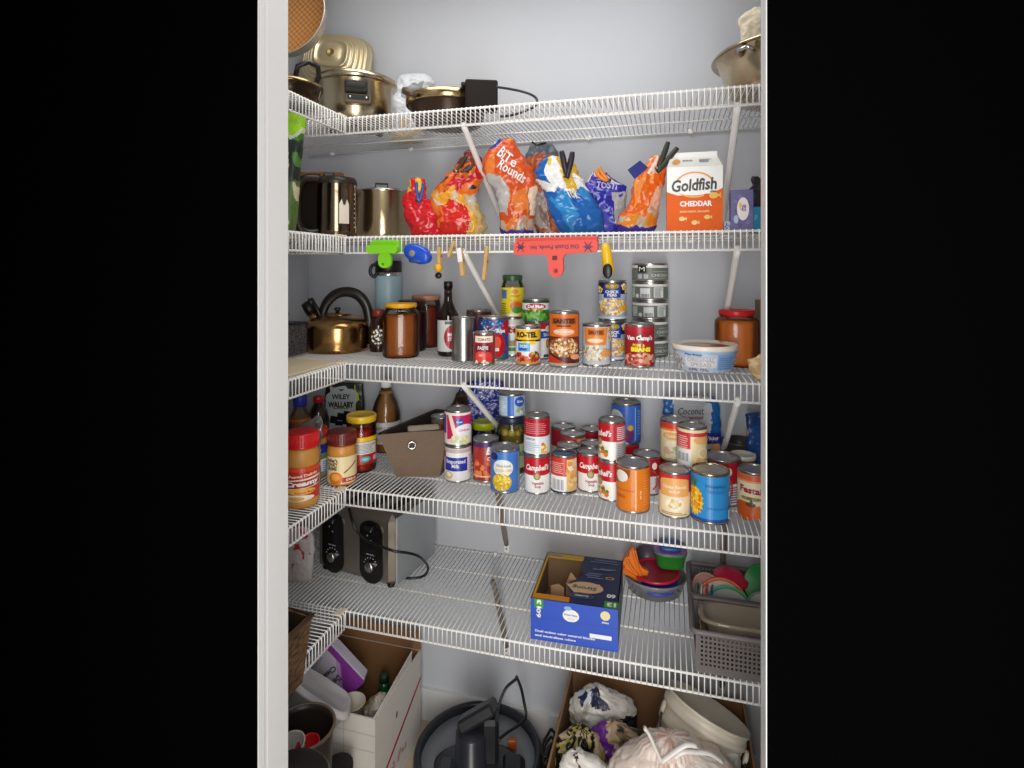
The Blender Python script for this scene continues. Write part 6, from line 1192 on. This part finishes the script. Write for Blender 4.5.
# bins and cups in the left foreground
DB = mat('#2a211d', .4)
X, Y, tt = on(302, 727, .415); t = thing('waste_bin', 'dark brown bin holding cups at the lower left', 'bin', (X, Y, 0), 0); r = .074
m = MB(); m.lathe([(r * .7, 0), (r * .74, .004), (r * .97, .405), (r * 1.02, .407), (r * 1.02, .416), (r * .95, .416), (r * .93, .40), (r * .68, .02), (0, .015)], DB, 44, cap1=False); m.build('bin_body', t)
m = MB(); m.tube([(r * 1.0 * math.cos(2 * PI * k / 36), r * 1.0 * math.sin(2 * PI * k / 36), .414) for k in range(36)], .004, mat('#6a5a4c', .35), 6, closed=True); m.build('rim', t); bx_, by_ = X, Y
t = thing('plastic_cup', 'small red cup inside the dark bin', 'cup', tuple(LW(315, 738, by_ - .01) - Vector((0, 0, .085))), 0); m = MB(); m.lathe([(.016, 0), (.018, .003), (.026, .082), (.028, .084), (.0265, .086), (.024, .083), (.016, .008), (0, .006)], mat('#b01420', .35), 30, aim((-.1, -.2, 1)), cap1=False); m.build('cup_body', t)
t = thing('plastic_cup', 'grey white cup inside the dark bin', 'cup', tuple(LW(299, 737, by_ - .035) - Vector((0, 0, .097))), 0); m = MB(); m.lathe([(.022, 0), (.025, .003), (.034, .095), (.036, .097), (.0345, .099), (.032, .096), (.022, .008), (0, .006)], mat('#b9b5ae', .4), 32, aim((-.1, -.25, 1)), cap1=False); m.build('cup_body', t)
X, Y = -.737, .985; t = thing('stock_pot', 'tall black pot with a domed lid in the bottom left corner', 'pot', (X, Y, 0), 0); r = .070
m = MB(); m.lathe([(r * .9, 0), (r, .006), (r, .465), (r * 1.03, .469)], mat('#1c1917', .6, spec=.25), 44, cap1=False); m.build('pot_body', t); m = MB(); m.lathe([(r * 1.04, .467), (r * 1.05, .472), (r * .95, .480), (r * .5, .495), (0, .50)], mat('#1d1917', .6, spec=.25), 44, cap0=False, cap1=False); m.build('lid', t); m = MB(); m.tube([(r * 1.045 * math.cos(2 * PI * k / 40), r * 1.045 * math.sin(2 * PI * k / 40), .470) for k in range(40)], .003, mat('#8a8078', .3, .8), 6, closed=True); m.build('steel_rim', t)
X, Y, tt = on(339, 765, .20); t = thing('spray_can', 'small black container with a ridged cap at the bottom left', 'container', (X, Y, 0), 0); r = .031
m = MB(); m.lathe([(r * .9, 0), (r, .004), (r, .17), (r * .9, .178)], mat('#231b1a', .35), 32); m.build('container_body', t)
m = MB(); O = []
for k in range(40): q = .034 + (.0022 if k % 2 else 0); O.append(q)
vs = [(O[k] * math.cos(2 * PI * k / 40), O[k] * math.sin(2 * PI * k / 40), z) for z in (.176, .204) for k in range(40)]; fs = [(k, (k + 1) % 40, 40 + (k + 1) % 40, 40 + k) for k in range(40)] + [tuple(range(40, 80)), tuple(range(39, -1, -1))]; m.add(vs, fs, BLACK); m.build('cap', t)
# ------------------------------------------------------------------ floor: round appliance
X, Y = -.535, 1.562; t = thing('floor_fan_base', 'round black appliance base with an upright motor housing and cord', 'appliance', (X, Y, 0), YAW); r = .187; DKP = mat('#24262b', .35); GYP = mat('#777a80', .45)
m = MB(); m.lathe([(r * .96, 0), (r * .99, .006), (r, .08), (r * .99, .106), (r * .96, .114), (r * .92, .114), (r * .895, .108), (r * .885, .092)], DKP, 64, cap1=False); m.build('outer_ring', t)
m = MB(); m.lathe([(r * .89, .088), (r * .86, .096), (r * .6, .098), (r * .3, .10), (0, .10)], GYP, 56, cap0=False, cap1=False); m.build('tray', t, label='grey tray inside the ring')
m = MB(); m.X = Matrix.Translation((.0, -.055, .094)); m.lathe([(.082, 0), (.080, .025), (.068, .032)], DKP, 40, sx=1.5, sy=.9); m.box((.10, -.02, .02), (.07, .09, .04), DKP, .015); m.box((-.085, -.03, .02), (.05, .09, .035), mat('#3a3d43', .4), .012); m.build('foot', t)
m = MB(); m.X = Matrix.Translation((.006, -.05, .0)); m.lathe([(.058, .09), (.058, .10), (.050, .106), (.046, .20), (.042, .205)], mat('#2b2d33', .3), 36, Matrix.Translation((-.022, 0, 0)), sx=.95); m.box((.03, .012, .165), (.05, .06, .15), mat('#1c1d20', .4), .01); m.build('motor_housing', t)
m = MB(); m.X = Matrix.Translation((.002, -.035, .236)) @ Matrix.Rotation(math.radians(-30), 4, 'Y') @ Matrix.Rotation(math.radians(-22), 4, 'X'); m.box((0, 0, 0), (.112, .068, .034), mat('#26272b', .4), .007); m.on_surface(lambda u, v, q: (u, v, .017 + q), 1, 1); m.ell(-.02, -.012, .008, .008, PBLACK); m.ell(-.02, -.012, .003, .003, mat('#8a8a8a', .4)); m.build('head', t)
m = MB(); m.box((.008, -.116, .122), (.018, .004, .016), PWHITE, .001); m.box((.012, -.121, .126), (.006, .006, .008), PWHITE, .001); m.build('white_tag', t, label='small white tag'); m = MB(); m.box((.098, .012, .114), (.026, .016, .03), mat('#9a4a1e', .4), .002); m.build('label_tag', t, label='rust orange tag')
IM = (Matrix.Translation(t.location) @ Matrix.Rotation(YAW, 4, 'Z')).inverted()
P = [LW(498, 716, 1.58), LW(500, 702, 1.60), LW(506, 688, 1.62), LW(516, 679, 1.63), LW(516.5, 677, 1.63), LW(521, 688, 1.63), LW(524, 702, 1.63), LW(526, 716, 1.62), LW(520, 724, 1.59), LW(508, 732, 1.55), LW(498, 740, 1.52)]
m = MB(); m.tube([IM @ p_ for p_ in smooth(P)], .0042, BLACK, 8); m.build('power_cord', t, label='black looping cord')
t = thing('cord_bundle', 'coiled black cord on the floor beside the right box', 'cord', (-.335, 1.60, .0)); R = random.Random(8); P = []
for k in range(90): a = k * .42; P.append((.012 * math.cos(a) + R.uniform(-.004, .004), .055 * math.sin(a) + R.uniform(-.004, .004), .012 + k * .0016 + R.uniform(-.003, .003)))
m = MB(); m.tube(P, .0042, BLACK, 6); m.build('coil', t)
# ------------------------------------------------------------------ floor: right box with bags and a bucket
x0, x1, y0, y1, h = -.285, .20, 1.30, 1.70, .30
t = thing('cardboard_box', 'large open brown cardboard box at the lower right', 'box', ((x0 + x1) / 2, (y0 + y1) / 2, 0), 0); w, d = x1 - x0, y1 - y0; KC = mat('#9a7450', .85, noise=.1, nscale=14)
m = MB(); tub_walls(m, w, d, w, d, h, .005, KC, mat('#8a6340', .85, noise=.12, nscale=12)); m.build('box_body', t)
m = MB(); m.box((-w / 2 - .002, 0, h * .5), (.001, .06, h), mat('#b8946a', .5)); m.build('tape', t)
X, Y, tt = at(708, 1.555); C = Vector((X, Y, zat(708, tt))); ax = (UP * .85 + RIGHT * .42 + FWD * .22).normalized(); hB = .285
t = thing('bucket', 'white plastic bucket tilted in the right box, rim facing up', 'bucket', tuple(C - ax * hB), 0); T = aim(ax); r = .104; BK = mat('#dcd2c0', .45, noise=.06, nscale=10)
m = MB(); m.lathe([(r * .84, 0), (r * .87, .004), (r * .955, hB - .075), (r * 1.0, hB - .073), (r * 1.0, hB - .060), (r * .965, hB - .058), (r * .975, hB - .035), (r * 1.02, hB - .033), (r * 1.02, hB - .022), (r * .99, hB - .020), (r * 1.0, hB - .006), (r * 1.035, hB - .004), (r * 1.035, hB + .002), (r * .985, hB + .002), (r * .93, hB - .06), (r * .82, .012), (0, .010)], BK, 56, T, cap1=False); m.build('bucket_body', t)
m = MB(); m.X = T; P = []
for k in range(15): a = PI * k / 14; P.append((r * 1.03 * math.cos(a) * 1.0, -r * .35 - r * .85 * math.sin(a), hB - .045 - .11 * math.sin(a)))
m.tube(P, .0026, mat('#3a3632', .4), 6); m.build('wire_handle', t)
for s in (-1, 1): m = MB(); m.X = T; m.lathe([(.016, 0), (.016, .006), (.012, .008), (0, .008)], BK, 16, Matrix.Translation((s * r * .98, -r * .3, hB - .045)) @ Matrix.Rotation(s * PI / 2, 4, 'Y')); m.build('handle_boss', t)
def c_a(u, v, fr):
    n = nz(u, v * 2, 2.6, 61)
    if v > .95 and u < .2: return mat('#232a44', .35) if n > -.15 else mat('#c8ccd4', .4)
    if .55 < v < .86 and u > .55: return mat('#22222c', .35) if n > -.2 else mat('#b8b8b8', .4)
    return mat('#d2cdc4', .35) if n > -.28 else mat('#b5aca0', .4)
GBg = 'bags in the right cardboard box'
bag('plastic_bag', 'grey white bag with a dark printed top at the back left of the box', 'bag', [(760, 578, 630), (735, 575, 632), (718, 572, 634), (706, 572, 633), (697, 577, 624), (691, 586, 606)], 1.58, .006, .5, c_a, GBg, seed=31, wr=.008, wscale=34)
def c_b(u, v, fr): n = nz(u, v * 2, 7, 62); return mat('#1c1c1e', .35) if n > .0 else (mat('#a8983c', .4) if n > -.16 else mat('#cbb89c', .45))
bag('snack_bag', 'black and gold printed bag at the left of the right box', 'bag', [(790, 556, 600), (770, 553, 602), (752, 554, 602), (740, 560, 598), (732, 570, 590)], 1.455, .006, .6, c_b, GBg, seed=32, wr=.008, wscale=38)
def c_c(u, v, fr):
    n = nz(u, v * 2, 3.2, 63)
    if u < -.35 and v > .45: return mat('#6a2a8c', .35)
    return mat('#c4ab88', .5) if n > -.05 else (mat('#8a6e52', .5) if n > -.3 else mat('#2c2826', .4))
bag('paper_bag', 'crumpled tan paper with a purple patch in the middle of the box', 'bag', [(785, 592, 640), (765, 590, 644), (748, 591, 645), (735, 594, 640), (727, 598, 626)], 1.51, .006, .45, c_c, GBg, seed=33, wr=.009, wscale=36)
def c_d(u, v, fr):
    n = mnoise.noise((u * 7, v * 2.2, 6.4)); k = nz(u, v * 2, 2, 64)
    if abs(n) < .07: return mat('#d2a594', .35)
    if k > .34: return mat('#dcb4a2', .3)
    return mat('#e4d9cf', .28) if n > 0 else mat('#d9c8bc', .3)
t, f, mp, su, sv = bag('plastic_bag', 'big pinkish white knotted grocery bag at the front right of the box', 'bag', [(815, 625, 735), (795, 612, 738), (780, 608, 738), (766, 613, 732), (755, 624, 722), (747, 640, 700)], 1.39, .006, .62, c_d, GBg, seed=34, wr=.007, wscale=46, nu=140, nv=100)
m = MB(); PL = mat('#e9e4de', .3)
for P in ([(655, 762), (648, 746), (642, 733), (638, 728)], [(655, 762), (668, 752), (680, 745), (690, 746)], [(668, 758), (676, 752), (690, 752), (704, 754), (716, 762)]):
    m.tube(smooth([f.p(a_, b_, -.05) for a_, b_ in P], 4), .007, PL, 8, flat=.6)
m.build('knot', t)
bag('plastic_bag', 'white plastic bag with dark stripe at the box front left', 'bag', [(800, 562, 612), (780, 560, 612), (766, 562, 606), (758, 566, 596), (755, 570, 582)], 1.365, .006, .5, lambda u, v, fr: mat('#5a2a3a', .4) if abs(u + .1) < .12 else mat('#dad5cc', .35), GBg, seed=35, wr=.008)
bag('plastic_bag', 'crumpled clear plastic under the bucket in the right box', 'bag', [(790, 690, 735), (775, 690, 738), (750, 665, 735), (738, 668, 700)], 1.47, .006, .5, lambda u, v, fr: mat('#d8d4ce', .3), GBg, seed=36, wr=.010)
